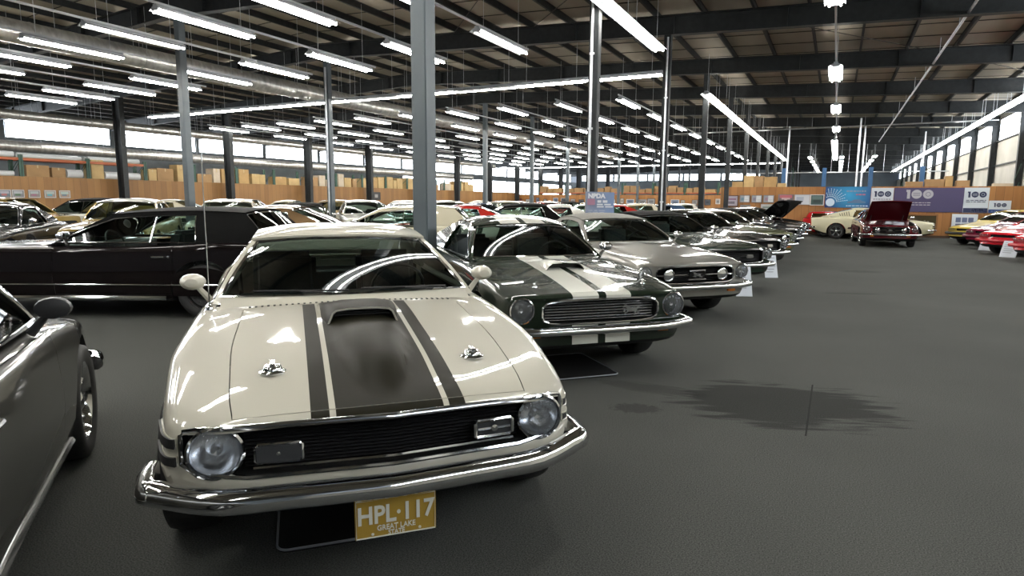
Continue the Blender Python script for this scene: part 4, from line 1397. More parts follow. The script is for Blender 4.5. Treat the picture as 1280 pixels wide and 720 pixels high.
# plank partitions round the car hall
def plank_mat(name, c1, c2, axis):
    m, nt, b = nodes(name)
    tc = N(nt, 'ShaderNodeTexCoord')
    sp = N(nt, 'ShaderNodeSeparateXYZ'); nt.links.new(tc.outputs['Object'], sp.inputs[0])
    dv = N(nt, 'ShaderNodeMath', operation='DIVIDE'); dv.inputs[1].default_value = .305; nt.links.new(sp.outputs[axis], dv.inputs[0])
    fl = N(nt, 'ShaderNodeMath', operation='FLOOR'); nt.links.new(dv.outputs[0], fl.inputs[0])
    wn = N(nt, 'ShaderNodeTexWhiteNoise', noise_dimensions='1D'); nt.links.new(fl.outputs[0], wn.inputs['W'])
    mp = N(nt, 'ShaderNodeMapping'); mp.inputs['Scale'].default_value = (6, 6, .5); nt.links.new(tc.outputs['Object'], mp.inputs['Vector'])
    nz = N(nt, 'ShaderNodeTexNoise'); nz.inputs['Scale'].default_value = 1.5; nz.inputs['Detail'].default_value = 5; nt.links.new(mp.outputs[0], nz.inputs['Vector'])
    av = N(nt, 'ShaderNodeMath', operation='ADD'); nt.links.new(wn.outputs['Value'], av.inputs[0]); nt.links.new(nz.outputs['Fac'], av.inputs[1])
    mr = N(nt, 'ShaderNodeMapRange'); mr.inputs[1].default_value = .3; mr.inputs[2].default_value = 1.7; nt.links.new(av.outputs[0], mr.inputs[0])
    mx = N(nt, 'ShaderNodeMix', data_type='RGBA'); mx.inputs[6].default_value = lin(c1); mx.inputs[7].default_value = lin(c2); nt.links.new(mr.outputs[0], mx.inputs[0])
    fr = N(nt, 'ShaderNodeMath', operation='FRACT'); nt.links.new(dv.outputs[0], fr.inputs[0])
    ls = N(nt, 'ShaderNodeMath', operation='LESS_THAN'); ls.inputs[1].default_value = .03; nt.links.new(fr.outputs[0], ls.inputs[0])
    mg = N(nt, 'ShaderNodeMix', data_type='RGBA'); mg.inputs[7].default_value = (.10, .05, .02, 1); nt.links.new(mx.outputs[2], mg.inputs[6]); nt.links.new(ls.outputs[0], mg.inputs[0])
    nt.links.new(mg.outputs[2], b.inputs['Base Color']); b.inputs['Roughness'].default_value = .55
    return m
PLX = plank_mat('plank_panelling_x', (.27, .115, .030), (.42, .19, .055), 'X')
PLY = plank_mat('plank_panelling_y', (.19, .088, .022), (.29, .145, .042), 'Y')
bm = bmesh.new(); box(bm, -5.25, XR - .35, 34, 34.12, 0, 2.3); struct('wall_partition_near', bm, PLX, smooth=False)
bm = bmesh.new(); box(bm, -5.37, -5.25, 34, 62, 0, 2.3); struct('wall_partition_return', bm, PLY, smooth=False)
bm = bmesh.new(); box(bm, -31.6, -5.37, 62, 62.12, 0, 2.2); struct('wall_partition_far', bm, PLX, smooth=False)
bm = bmesh.new(); box(bm, -31.72, -31.6, 2, 62.12, 0, 2.42); struct('wall_partition_left', bm, PLY, smooth=False)
bm = bmesh.new(); box(bm, -5.2, XR - .35, 33.98, 34.0, 0, .10); struct('baseboard_partition', bm, mat('dark_base', (.06, .03, .015), .6), smooth=False)
# recessed glazed case in the near partition
t = thing('display_window', 'dark glazed display window let into the plywood wall behind the cream fastback', 'window', (3.1, 33.97, 0))
bm = bmesh.new()
for a in ((-1.0, 1.0, .99, 1.06), (-1.0, 1.0, .27, .33), (-1.0, -.94, .33, .99), (.94, 1.0, .33, .99)): box(bm, a[0], a[1], -.02, .03, a[2], a[3])
obj('frame', bm, mat('oak_trim', (.22, .10, .03), .5), t, smooth=False)
bm = bmesh.new(); box(bm, -.94, .94, .012, .028, .33, .99); obj('glass', bm, mat('dark_case_glass', (.05, .045, .025), .12), t, smooth=False)

# ------------------------------------------------------------------ hanging strip lights
TUBE_E = emit('fluorescent_tube', (1., .97, .90), 46.)
TUBE_OFF = mat('unlit_tube', (.5, .5, .48), .4)
bm = bmesh.new()
box(bm, -.055, .055, -1.22, 1.22, .03, .10)
for s in (-1, 1):
    for a, za, c_, zc2 in ((.05, .050, .088, .034), (.112, .022, .19, -.022)):
        V = [bm.verts.new(p) for p in ((s * a, -1.22, za), (s * c_, -1.22, zc2), (s * c_, 1.22, zc2), (s * a, 1.22, za))]
        W2 = [bm.verts.new(v.co + Vector((0, 0, .008))) for v in V]
        for q in (V, W2[::-1], *[[V[i], W2[i], W2[(i + 1) % 4], V[(i + 1) % 4]] for i in range(4)]): bm.faces.new(q)
    for e in (-1.21, 0., 1.21): box(bm, min(s * .08, s * .12), max(s * .08, s * .12), e - .006, e + .006, .0, .035)
for e in (-1.215, 1.215): box(bm, -.10, .10, e - .005, e + .005, -.03, .05)
bmesh.ops.recalc_face_normals(bm, faces=bm.faces)
REFL = to_mesh(bm, 'reflector', [GREYM], smooth=False)
bm = bmesh.new(); tube(bm, [(0, -1.19, 0), (0, 1.19, 0)], .022, 6); TUBE_ME = to_mesh(bm, 'lamp_tube', [TUBE_E], 60)
bm = bmesh.new(); tube(bm, [(0, -1.19, 0), (0, 1.19, 0)], .022, 6); TUBE_ME2 = to_mesh(bm, 'lamp_tube', [TUBE_OFF], 60)
bm = bmesh.new(); tube(bm, [(0, 0, 0), (0, 0, 1)], .006, 5); WIRE = to_mesh(bm, 'hanger_wire', [GALV])
LAMPZ = 5.38
def lamp(x, y, label, group, rz=0., lit=(1, 1), wires=True, z=LAMPZ, one=False):
    t = thing('strip_light', label, 'light', (x, y, z), rz, group)
    mk_obj('reflector', REFL, parent=t)
    for s, on in zip((-1, 1), lit):
        mk_obj('lamp_tube', TUBE_ME if on else TUBE_ME2, parent=t, loc=(s * .10, 0, -.040))
    if wires:
        for e in (-.9, .9):
            px = x - e * sin(rz); h = zraf(px) + BD - z - .1 - .0
            w = mk_obj('hanger_wire', WIRE, parent=t, loc=(0, e, .10)); w.scale = (1, 1, h)
    return t
rows = [-7.6 - 2.575 * i for i in range(10)]
UNLIT = {(3, 1): (0, 1), (1, 3): (0, 1), (2, 4): (1, 0), (6, 5): (0, 0), (7, 4): (0, 0), (0, 2): (0, 1), (4, 6): (1, 0), (5, 3): (0, 0), (8, 6): (0, 0)}
bm = bmesh.new(); box(bm, -.02, .02, 0, 1, 0, .045); RAIL = to_mesh(bm, 'lamp_rail', [GALV], smooth=False)
for i, x in enumerate(rows):
    ys = ([-4.2, .1, 4.35] if i < 5 else []) + ([8.62 + 1.22, 12.9 + 1.22] if i < 9 else []) + [23.6 + 1.22 + 4.45 * k for k in range(9)]
    for j, y in enumerate(ys):
        lit = UNLIT.get((i, j - (2 if i < 5 else 0)), (1, 1))
        lab = 'hanging strip light, %s from the near end of the %s row from the aisle' % (ORD[j], ORD[i])
        lamp(x, y, lab, 'hanging strip lights over the car rows', 0, lit)
    for y0, y1, s in ((3., 15.6, 'near'), (23.4, 62., 'far')):
        if i > 8 and s == 'near': continue
        o = mk_obj('lamp_rail', RAIL, loc=(x, y0, LAMPZ + .11)); o.scale = (1, y1 - y0, 1)
        tag(o, 'thin metal rail carrying the %s strip lights of the %s row from the aisle' % (s, ORD[i]), 'rail', 'rails above the strip lights')
# continuous lines beside and over the aisle
n = 0
for k in range(9):
    lamp(-4.3, 15.3 - 2.46 * k, 'strip light of the line nearest the first column, %s from its far end' % ORD[k], 'near line of strip lights beside the aisle')
for k in range(16):
    lamp(-4.45, 24.95 + 2.46 * k, 'strip light of the long line left of the aisle, %s from its near end' % ORD[k], 'long line of strip lights left of the aisle', wires=True)
for k, y in enumerate((-3.4, 4.8, 13.1, 21.7, 29.7, 37.6)):
    lamp(-.3, y, 'single strip light hung above the middle of the aisle, %s from the near end' % ORD[k], 'single strip lights above the aisle')
for k in range(8):
    lamp(-.4, 45.3 + 2.46 * k, 'strip light of the joined line above the aisle end, %s from its near end' % ORD[k], 'joined strip lights above the aisle end', wires=True)
for k in range(36):
    lamp(5.75, 3.24 + 2.46 * k, 'strip light of the long line along the windowed wall, %s from its near end' % ORD[k], 'line of strip lights along the windowed wall', wires=True)
for r, x in enumerate((-2.3, .1, 2.5)):
    for k in range(6):
        lamp(x, 60.5 + 5.6 * k, 'strip light beyond the plywood wall, %s from the near end of its %s short row' % (ORD[k], ORD[r]), 'strip lights beyond the plywood wall', wires=True)
for k in range(10):
    lamp(-6.2 - 2.46 * k, 19.55 - .02 * k, 'strip light of the near cross line, %s from its end at the aisle' % ORD[k], 'near cross line of strip lights', rz=pi / 2, lit=(1, 1) if k not in (2, 4) else (0, 1))
for k in range(14):
    lamp(-6.4 - 2.46 * k, 67., 'strip light of the far cross line, %s from its end at the aisle' % ORD[k], 'far cross line of strip lights', rz=pi / 2, wires=True)
for s, x, y0, y1, lab in ((1, -.3, 11., 44., 'thin metal rail joining the single lights above the aisle'), (1, -4.3, 4, 16.6, 'thin metal rail above the near line of lights by the first column')):
    o = mk_obj('lamp_rail', RAIL, loc=(x, y0, LAMPZ + .11)); o.scale = (1, y1 - y0, 1); tag(o, lab, 'rail')

# ducts and pipes
def duct(x, y0, y1, z, r, label):
    t = thing('air_duct', label, 'duct', (x, y0, z))
    bm = bmesh.new(); prof = []
    n = int((y1 - y0) / 1.5)
    for k in range(n + 1):
        h = (y1 - y0) * k / n
        prof += [(r, h - .02), (r * 1.035, h - .012), (r * 1.035, h + .012), (r, h + .02)]
    prof = prof[1:-1]
    lathe(bm, prof, 28, 'y'); bmesh.ops.recalc_face_normals(bm, faces=bm.faces)
    obj('duct_pipe', bm, mat('foil_duct', (.50, .50, .48), .34, .75, c2=(.72, .72, .70), scale=3.5, bump=.25, stretch=(1, 2, 1)), t)
    for k in range(1, n, 2):
        bm = bmesh.new(); h = (y1 - y0) * k / n
        pts = [(r * 1.05 * cos(a), h, r * 1.05 * sin(a)) for a in [pi + pi * j / 10 for j in range(11)]]
        zt = zraf(x) + BD - z
        tube(bm, [(-r * 1.05, h, zt)] + pts + [(r * 1.05, h, zt)], .008, 4)
        obj('duct_strap', bm, GALV, t)
duct(-19.6, 2., 60., 5.85, .31, 'large round foil-covered air duct hung under the roof above the rear car rows')
duct(-36., 4., 60., 4.0, .26, 'silver air duct running low along the clerestory wall beyond the planks')
duct(-33.2, 14., 60., 5.2, .22, 'thinner silver air duct above the storage racks')
for k in range(8):
    lamp(-34.6, 14. + 5.8 * k, 'hanging strip light beyond the left plank wall, %s from the near end' % ORD[k], 'strip lights beyond the left plank wall')
for pts, r, lab in (([(-10., 42.9, 6.0), (7.4, 42.4, 6.0)], .04, 'long grey pipe crossing the hall under the roof beyond the aisle'),
                    ([(2.5, 10., 6.08), (2.35, 52., 5.86)], .035, 'thin sprinkler pipe slanting along the roof right of the aisle lights'),
                    ([(-8., 58., 4.0), (7.4, 58., 4.0)], .04, 'low grey pipe crossing beyond the plywood wall')):
    t = thing('overhead_pipe', lab, 'pipe', pts[0])
    bm = bmesh.new(); P0 = Vector(pts[0]); tube(bm, [Vector(p) - P0 for p in pts], r, 8); obj('pipe', bm, GALV, t)
    for k in range(1, 12):
        q = P0.lerp(Vector(pts[1]), k / 12.5)
        bm = bmesh.new(); tube(bm, [q - P0, Vector((q.x, q.y, zraf(q.x) + BD)) - P0], .010, 5); obj('hanger_rod', bm, GALV, t)
for x, y, z0, lab in ((-2.9, 43, 2.3, 'first'), (1.2, 43, 2.3, 'second'), (.85, 39, 2.3, 'third'), (4.5, 46, 2.3, 'fourth')):
    bm = bmesh.new(); tube(bm, [(x, y, 0), (x, y, zraf(x))], .045, 8)
    tag(obj('drop_pipe', bm, GALV), 'upright grey pipe beyond the plywood wall, %s from the left end' % lab if lab != 'x' else lab, 'pipe')
# ------------------------------------------------------------------ racks and boxes behind the partitions
GREEN = mat('rack_green', (.03, .085, .06), .5); ORANGE = mat('rack_orange', (.42, .10, .03), .5)
CARD = [mat('cardboard_%d' % k, c, .75, c2=tuple(x * .85 for x in c), scale=4) for k, c in enumerate(((.45, .29, .12), (.36, .22, .10), (.52, .37, .17), (.55, .47, .36)))]
CARDN = ('tan', 'brown', 'yellowish', 'pale')
TAPE = mat('packing_tape', (.50, .40, .22), .3)
WRAP = mat('white_wrap', (.65, .68, .70), .35)
def rack(x, y, ln, label, axis='y', lev=(1.2, 2.45), top=3.45):
    t = thing('pallet_rack', label, 'rack', (x, y, 0), 0 if axis == 'y' else -pi / 2, 'pallet racks behind the plank walls')
    for e in (0, ln):
        bm = bmesh.new()
        for s in (-.45, .45): box(bm, s - .035, s + .035, e - .04, e + .04, 0, top)
        for k in range(4): tube(bm, [(-.45, e, .2 + .8 * k), (.45, e, .9 + .8 * k)], .015, 4)
        obj('upright', bm, GREEN, t, smooth=False)
    for z in lev:
        for s in (-.45, .45):
            bm = bmesh.new(); box(bm, s - .025, s + .025, .04, ln - .04, z - .11, z); obj('beam', bm, ORANGE, t, smooth=False)
        bm = bmesh.new(); box(bm, -.45, .45, .04, ln - .04, z, z + .02); obj('shelf', bm, mat('shelf_wood', (.30, .20, .10), .7), t, smooth=False)
    return t
def carton(x, y, z, w, d, h, mi, label, rz=0., group=None):
    t = thing('cardboard_box', label, 'box', (x, y, z), rz, group)
    obj('carton', bbox(-w / 2, w / 2, -d / 2, d / 2, 0, h, .008, 1), CARD[mi], t, smooth=False)
    bm = bmesh.new(); box(bm, -w / 2 - .002, w / 2 + .002, -.03, .03, h * .75, h + .002); obj('tape', bm, TAPE, t, smooth=False)
rng = random.Random(5)
cnt = 0
for k in range(15):
    y = 12.6 + 2.9 * k
    rack(-33.6, y, 2.8, 'green pallet rack with orange beams behind the left plank wall, %s from the near end' % ORD[k], lev=(1.2, 2.45, 3.3) if k < 3 else (1.2, 2.45))
    yy = y + .15
    j = 0
    while yy < y + 2.5:
        w = rng.choice((.45, .6, .75, .95)); h = rng.uniform(.45, .95)
        if k in (0, 1, 2) and rng.random() < .75:
            r = .12 + .09 * rng.random()
            bm = bmesh.new(); ln = min(2.5, y + 2.65 - yy)
            for q in range(1): tube(bm, [(-33.45 + .2 * q, yy, 2.47 + r), (-33.45 + .2 * q, yy + ln, 2.47 + r)], r, 14)
            cnt += 1
            tag(obj('wrapped_roll', bm, WRAP if rng.random() < .6 else ORANGE), '%s roll lying on the %s rack behind the left plank wall, %s of its shelf' % ('long', ORD[k], ORD[j]), 'roll', 'rolls on the racks'); j += 1
            for q in range(2):
                r2 = .08 + .06 * rng.random(); bm = bmesh.new(); tube(bm, [(-33.75 + .3 * q, y + .1, 3.32 + r2), (-33.75 + .3 * q, y + 2.7, 3.32 + r2)], r2, 12)
                tag(obj('wrapped_roll', bm, WRAP), 'white roll on the upper shelf of the %s left rack, %s one of two' % (ORD[k], ('rear', 'front')[q]), 'roll', 'rolls on the racks')
            yy += ln + .05; continue
        mi = rng.randrange(4)
        if yy + w > y + 2.7: break
        carton(-33.55 + rng.uniform(-.05, .1), yy + w / 2, 2.47, .7, w, h, mi, '%s cardboard box on the %s rack behind the left plank wall, %s of its shelf' % (CARDN[mi], ORD[k], ORD[j]), 0, 'cartons on the left racks')
        j += 1
        yy += w + .04 + rng.random() * .12
for k in range(7):
    x = -29.5 + 3.2 * k
    rack(x, 64.2, 3.1, 'green pallet rack beyond the far plank wall, %s from the left' % ORD[k], 'x')
    xx = x + .1; j = 0
    while xx < x + 2.6:
        w = rng.choice((.6, .8, 1.0)); mi = rng.choice((0, 1, 1, 1))
        carton(xx + w / 2, 64.1, 2.47, w, .7, rng.uniform(.3, .7), mi, '%s cardboard box on the %s rack beyond the far plank wall, %s of its shelf' % (CARDN[mi], ORD[k], ORD[j]), 0, 'cartons on the far racks'); j += 1
        xx += w + .1
# cartons standing on racks right behind the near plywood wall
rack(-5.1, 35.6, 3.0, 'green pallet rack behind the near plywood wall above the framed pictures', 'x', lev=(1.0, 2.28), top=2.36)
for j, (x, w, h, mi) in enumerate(((-4.75, .55, .30, 0), (-4.2, .5, .62, 2), (-3.7, .45, .60, 1), (-3.15, .6, .55, 0), (-2.6, .4, .22, 2))):
    carton(x, 35.6, 2.30, w, .5, h, mi, '%s cardboard box above the framed pictures, %s from the left' % (CARDN[mi], ORD[j]), 0, 'cartons above the framed pictures')
rack(2.7, 35.6, 4.4, 'green pallet rack behind the near plywood wall above the purple banner', 'x', lev=(1.0, 2.28), top=2.36)
for j, (x, w, h, mi) in enumerate(((3.2, .7, .26, 1), (4.0, .75, .36, 1), (4.55, .3, .50, 0), (5.1, .5, .30, 1), (6.6, .7, .16, 3))):
    carton(x, 35.6, 2.30, w, .5, h, mi, '%s cardboard box above the purple banner, %s from the left' % (CARDN[mi], ORD[j]), 0, 'cartons above the purple banner')

# ------------------------------------------------------------------ pictures, banners and signs
FRAMES = {}
def picture(x, z, w, h, frame_c, fields, label, cat='picture', axis='x', y=33.955, border=.03, group=None, name='framed_picture'):
    """a framed print hung on a wall; fields: (u0, u1, v0, v1, colour) patches of the print"""
    t = thing(name, label, cat, (x, y, z) if axis == 'x' else (y, x, z), 0 if axis == 'x' else pi / 2, group)
    bm = bmesh.new()
    for a in ((-w / 2, w / 2, h / 2 - border, h / 2), (-w / 2, w / 2, -h / 2, -h / 2 + border), (-w / 2, -w / 2 + border, -h / 2 + border, h / 2 - border), (w / 2 - border, w / 2, -h / 2 + border, h / 2 - border)):
        box(bm, a[0], a[1], -.02, .03, a[2], a[3])
    obj('frame', bm, mat('frame_' + frame_c, FC[frame_c], .4), t, smooth=False)
    bm = bmesh.new(); mats = []
    for i, (u0, u1, v0, v1, c) in enumerate(fields):
        ww, hh = w - 2 * border, h - 2 * border
        box(bm, -ww / 2 + u0 * ww, -ww / 2 + u1 * ww, -.004 - .002 * i, .02, -hh / 2 + v0 * hh, -hh / 2 + v1 * hh, i)
        mats.append(mat('print_%02x%02x%02x' % tuple(int(q * 255) for q in c), c, .35))
    obj('print', bm, mats, t, smooth=False)
    return t
FC = dict(black=(.015, .012, .012), silver=(.42, .42, .42), white=(.7, .7, .68), walnut=(.07, .02, .012), grey=(.20, .20, .21))
W_ = (.62, .63, .64); G_ = (.3, .32, .34); B_ = (.10, .16, .22)
picture(-4.85, 1.60, .70, .56, 'walnut', [(0, 1, 0, 1, (.42, .38, .44)), (.1, .9, .6, .75, (.25, .12, .2)), (.2, .8, .2, .45, (.16, .14, .17))], 'dark wood framed poster with pinkish print at the left end of the plywood wall')
for k, (x, q) in enumerate(((-4.18, 'left'), (-3.61, 'middle'), (-3.05, 'right'))):
    picture(x, 1.71, .49, .37, 'grey', [(0, 1, 0, 1, W_), (0, .45, 0, 1, G_), (.1, .4, .2, .7, (.12 + .1 * k, .2, .26)), (.55, .9, .3, .35, G_)], '%s of three alike half grey, half white framed prints in the upper row' % q, group='three alike framed prints')
picture(-4.13, 1.28, .50, .24, 'grey', [(0, 1, 0, 1, (.25, .27, .28)), (.1, .5, .2, .8, (.12, .13, .14))], 'small dim framed print in the lower row under the left alike print')
picture(-3.1, 1.31, .58, .27, 'silver', [(0, 1, 0, 1, (.45, .47, .45)), (.1, .9, .2, .6, (.18, .22, .2))], 'small pale framed print in the lower row under the right alike print')
picture(-2.26, 1.64, .70, .58, 'grey', [(0, 1, 0, 1, (.16, .14, .15)), (.05, .95, .72, 1, (.50, .14, .16)), (.2, .8, .6, .74, (.55, .40, .40)), (.4, .6, .5, .62, (.5, .45, .45))], 'grey framed print with a red fan shape behind the raised black hood')
picture(-1.52, 1.68, .70, .50, 'silver', [(0, 1, 0, 1, (.55, .58, .62)), (.1, .6, .4, .8, (.36, .40, .48)), (.0, .45, 0, .25, (.06, .06, .07))], 'silver framed pale blue print beside the tip of the raised black hood')
picture(-.86, 1.67, .60, .52, 'white', [(0, 1, 0, 1, (.05, .09, .08)), (.1, .9, .55, .9, (.10, .16, .15)), (.2, .8, .2, .5, (.03, .05, .05))], 'white framed dark green landscape picture at the left of the blue banner')
for k, y in enumerate((14.0, 14.5, 15.12, 15.75, 16.35)):
    picture(y, 1.67, .46, .34, 'silver', [(0, 1, 0, 1, (.10 + .05 * k, .13 + .02 * k, .16)), (.1, .9, .5, .9, (.3, .3 + .02 * k, .34)), (.2, .7, .2, .5, ((.3, .1, .1), (.05, .1, .05), (.25, .1, .15), (.08, .3, .36), (.12, .16, .2))[k])], 'silver framed car picture on the left plank wall, %s from the near end' % ORD[k], axis='y', y=-31.57, group='framed car pictures on the left plank wall')
picture(38.4, 1.80, .95, .62, 'black', [(0, 1, 0, 1, (.012, .012, .014)), (.3, .7, .3, .75, (.25, .25, .24))], 'small black framed sign alone on the left plank wall', axis='y', y=-31.57)
rp_ = random.Random(9)
for k in range(24):
    x = -31 + 1.05 * k + rp_.uniform(-.15, .15)
    w = rp_.choice((.4, .55, .8)); c = rp_.choice(((.3, .3, .3), (.5, .48, .42), (.25, .06, .05), (.07, .08, .10), (.55, .55, .52), (.16, .2, .28)))
    picture(x, 1.52 + rp_.uniform(-.05, .08), w, rp_.uniform(.4, .6), rp_.choice(('black', 'silver', 'white', 'walnut')), [(0, 1, 0, 1, c), (.2, .8, .25, .7, tuple(q * .5 for q in c))], 'small framed picture on the far plank wall, %s from the left' % ORD[k], y=61.955, border=.04, group='framed pictures on the far plank wall')

def banner(x0, x1, z0, z1, c, name, label, y=33.96):
    t = thing(name, label, 'banner', ((x0 + x1) / 2, y, z0))
    w, h = x1 - x0, z1 - z0
    bm = bmesh.new()
    grid(bm, lambda u, v: (-w / 2 + w * u, .006 * sin(9 * u + 2 * v), h * v), 12, 4); thick(bm, .006)
    bmesh.ops.recalc_face_normals(bm, faces=bm.faces)
    obj('cloth', bm, c, t)
    return t, w, h
def put(bm, mname, c, parent, x, z, y=-.012, rough=.5, name='print'):
    M = Matrix(((1, 0, 0, x), (0, 0, -1, y), (0, 1, 0, z), (0, 0, 0, 1)))
    bmesh.ops.transform(bm, matrix=M, verts=bm.verts)
    return obj(name, bm, c, parent, smooth=False)
def disc(r, hole=0, n=32, d=.003):
    bm = bmesh.new(); lathe(bm, [(max(hole, .0001), 0), (r, 0), (r, d), (max(hole, .0001), d)], n, 'z'); bmesh.ops.recalc_face_normals(bm, faces=bm.faces); return bm
def hundred(t, x, z, s, ink, ground):
    """the figure one and two solid discs, the left one lined"""
    bm = bmesh.new(); box(bm, -.16 * s, .13 * s, -.5 * s, .5 * s, 0, .003); box(bm, -.26 * s, -.10 * s, .25 * s, .5 * s, 0, .003)
    put(bm, '', ink, t, x - .98 * s, z, name='numeral')
    put(disc(.5 * s), '', ink, t, x - .22 * s, z, name='numeral')
    put(disc(.5 * s), '', ink, t, x + .88 * s, z, name='numeral')
    bm = bmesh.new()
    for k in (-1, 0, 1): box(bm, -.34 * s, .34 * s, k * .14 * s - .018 * s, k * .14 * s + .018 * s, 0, .002)
    put(bm, '', ground, t, x - .22 * s, z, y=-.017, name='numeral_lines')
    bm = bmesh.new(); tube(bm, [(.22 * s * cos(a), .22 * s * sin(a), 0) for a in [2 * pi * q / 24 for q in range(24)]], .02 * s, 4, True)
    put(bm, '', ground, t, x + .88 * s, z, y=-.016, name='numeral_lines')
def greek(t, x, z, w, n, ink, h=.03, gap=.07, seed=1):
    r = random.Random(seed); bm = bmesh.new()
    for k in range(n):
        xx = -w / 2
        while xx < w / 2 - .03:
            ln = min(r.uniform(.05, .16), w / 2 - xx); box(bm, xx, xx + ln, -k * gap - h / 2, -k * gap + h / 2, 0, .002); xx += ln + .03
    put(bm, '', ink, t, x, z, name='small_print')
PURP = mat('purple_cloth', (.060, .050, .125), .6); SILV = mat('silver_print', (.42, .42, .46), .5); NAVY = mat('navy_print', (.02, .03, .09), .5); WCL = mat('white_cloth', (.62, .68, .74), .6); TEAL = mat('green_print', (.28, .45, .40), .6)
t, w, h = banner(2.32, 4.98, 1.15, 2.24, PURP, 'wide_banner', 'wide purple banner with a large silver 100 on the plywood wall')
hundred(t, -.36, .80, .40, SILV, PURP); greek(t, -.36, .42, 1.0, 2, SILV, .035, .10, 3)
t, w, h = banner(1.40, 2.30, 1.30, 2.24, WCL, 'square_banner', 'white banner with navy 100 between the blue and purple banners')
hundred(t, .0, .66, .26, NAVY, WCL); greek(t, 0, .42, .7, 1, NAVY, .03, .07, 4)
bm = bmesh.new(); box(bm, -.44, .44, 0, .14, 0, .002); put(bm, '', TEAL, t, 0, .02)
t, w, h = banner(4.98, 5.88, 1.14, 2.24, WCL, 'square_banner', 'white banner with navy 100 at the right end of the purple banner')
hundred(t, .0, .80, .26, NAVY, WCL); greek(t, 0, .55, .72, 2, NAVY, .03, .07, 5)
bm = bmesh.new(); box(bm, -.44, .44, 0, .20, 0, .002); put(bm, '', NAVY, t, 0, .01); greek(t, .1, .14, .5, 2, WCL, .03, .06, 6) 
t, w, h = banner(5.90, 6.68, 1.14, 1.68, WCL, 'square_banner', 'small white banner with navy 100 above the red cars')
hundred(t, .0, .35, .17, NAVY, WCL); bm = bmesh.new(); box(bm, -.385, .385, 0, .15, 0, .002); put(bm, '', mat('blue_print', (.03, .07, .22), .5), t, 0, .01); greek(t, 0, .08, .6, 1, WCL, .025, .06, 8)
# blue event banner with rays and a round seal
m, nt, b_ = nodes('blue_burst_cloth')
tc = N(nt, 'ShaderNodeTexCoord'); gr = N(nt, 'ShaderNodeTexGradient', gradient_type='SPHERICAL')
mp = N(nt, 'ShaderNodeMapping'); mp.inputs['Location'].default_value = (-.05, 0, -.55); mp.inputs['Scale'].default_value = (.9, .9, .9)
nt.links.new(tc.outputs['Object'], mp.inputs['Vector']); nt.links.new(mp.outputs[0], gr.inputs['Vector'])
mx = N(nt, 'ShaderNodeMix', data_type='RGBA'); mx.inputs[6].default_value = (.010, .035, .16, 1); mx.inputs[7].default_value = (.03, .34, .62, 1)
nt.links.new(gr.outputs['Fac'], mx.inputs[0]); nt.links.new(mx.outputs[2], b_.inputs['Base Color']); b_.inputs['Roughness'].default_value = .5
t, w, h = banner(-.52, 1.38, 1.31, 2.30, m, 'event_banner', 'bright blue banner with a white ray burst and round seal')
WPR = mat('pale_blue_print', (.55, .72, .85), .5)
bm = bmesh.new()
for k in range(11):
    a = radians(8 + 11.5 * k)
    for q in range(6):
        r0 = .26 + .085 * q; r1 = r0 + .055
        if r1 * sin(a) > .68 or -.72 + r1 * cos(a) < -.90 or (q > 4 and k % 2): continue
        ww = .012
        V = [bm.verts.new((r0 * cos(a) + s * ww * -sin(a), r0 * sin(a) + s * ww * cos(a), 0)) for s in (-1, 1)] + [bm.verts.new((r1 * cos(a) + s * ww * 1.4 * -sin(a), r1 * sin(a) + s * ww * 1.4 * cos(a), 0)) for s in (1, -1)]
        bm.faces.new(V)
thick(bm, .002); put(bm, '', WPR, t, -.72, .25, name='ray_burst')
put(disc(.19), '', mat('grey_seal', (.30, .33, .36), .5), t, -.72, .25, y=-.012, name='seal')
bm = disc(.19, .165); put(bm, '', WPR, t, -.72, .25, y=-.017, name='seal_ring')
bm = bmesh.new(); box(bm, -.11, .11, .03, .06, 0, .002); box(bm, -.08, .08, -.03, .0, 0, .002); box(bm, -.05, .05, -.09, -.06, 0, .002); put(bm, '', WPR, t, -.72, .25, y=-.017, name='seal_lettering')
greek(t, .35, .78, .8, 1, mat('blue_grey_print', (.22, .28, .40), .5), .07, .1, 12); greek(t, .55, .62, .4, 1, mat('pink_print', (.55, .16, .25), .5), .06, .1, 13)
greek(t, .42, .09, .9, 1, WPR, .04, .08, 14)
bm = poly_bm([(-.38, 0), (-.36, .08), (-.2, .10), (-.08, .17), (.14, .17), (.24, .10), (.38, .08), (.39, 0)], .002); put(bm, '', mat('dim_blue_print', (.10, .18, .30), .5), t, .38, .22, name='car_silhouette')
# white poster board standing on the floor
t = thing('poster_board', 'white poster board with six blue photos standing on the floor against the plywood wall', 'poster', (5.08, 33.80, 0))
bm = bmesh.new(); V = box(bm, -.47, .47, -.02, .02, 0, 1.08)
for v in V[4:]: v.co.y += .10
obj('board', bm, WCL, t, smooth=False)
PB = mat('photo_blue', (.10, .13, .24), .4)
for i in range(3):
    for j in range(2):
        bm = bmesh.new(); z0 = .72 - .27 * j; x0 = -.33 + .23 * i
        V = box(bm, x0, x0 + .19, -.026 + .1 * (z0 / 1.08), -.018 + .1 * (z0 / 1.08), z0, z0 + .21)
        for v in V[4:]: v.co.y += .1 * .21 / 1.08
        obj('photo', bm, PB, t, smooth=False)
bm = bmesh.new(); tube(bm, [(0, .10, .9), (0, .15, 0)], .012, 6); obj('prop', bm, MATTE, t)

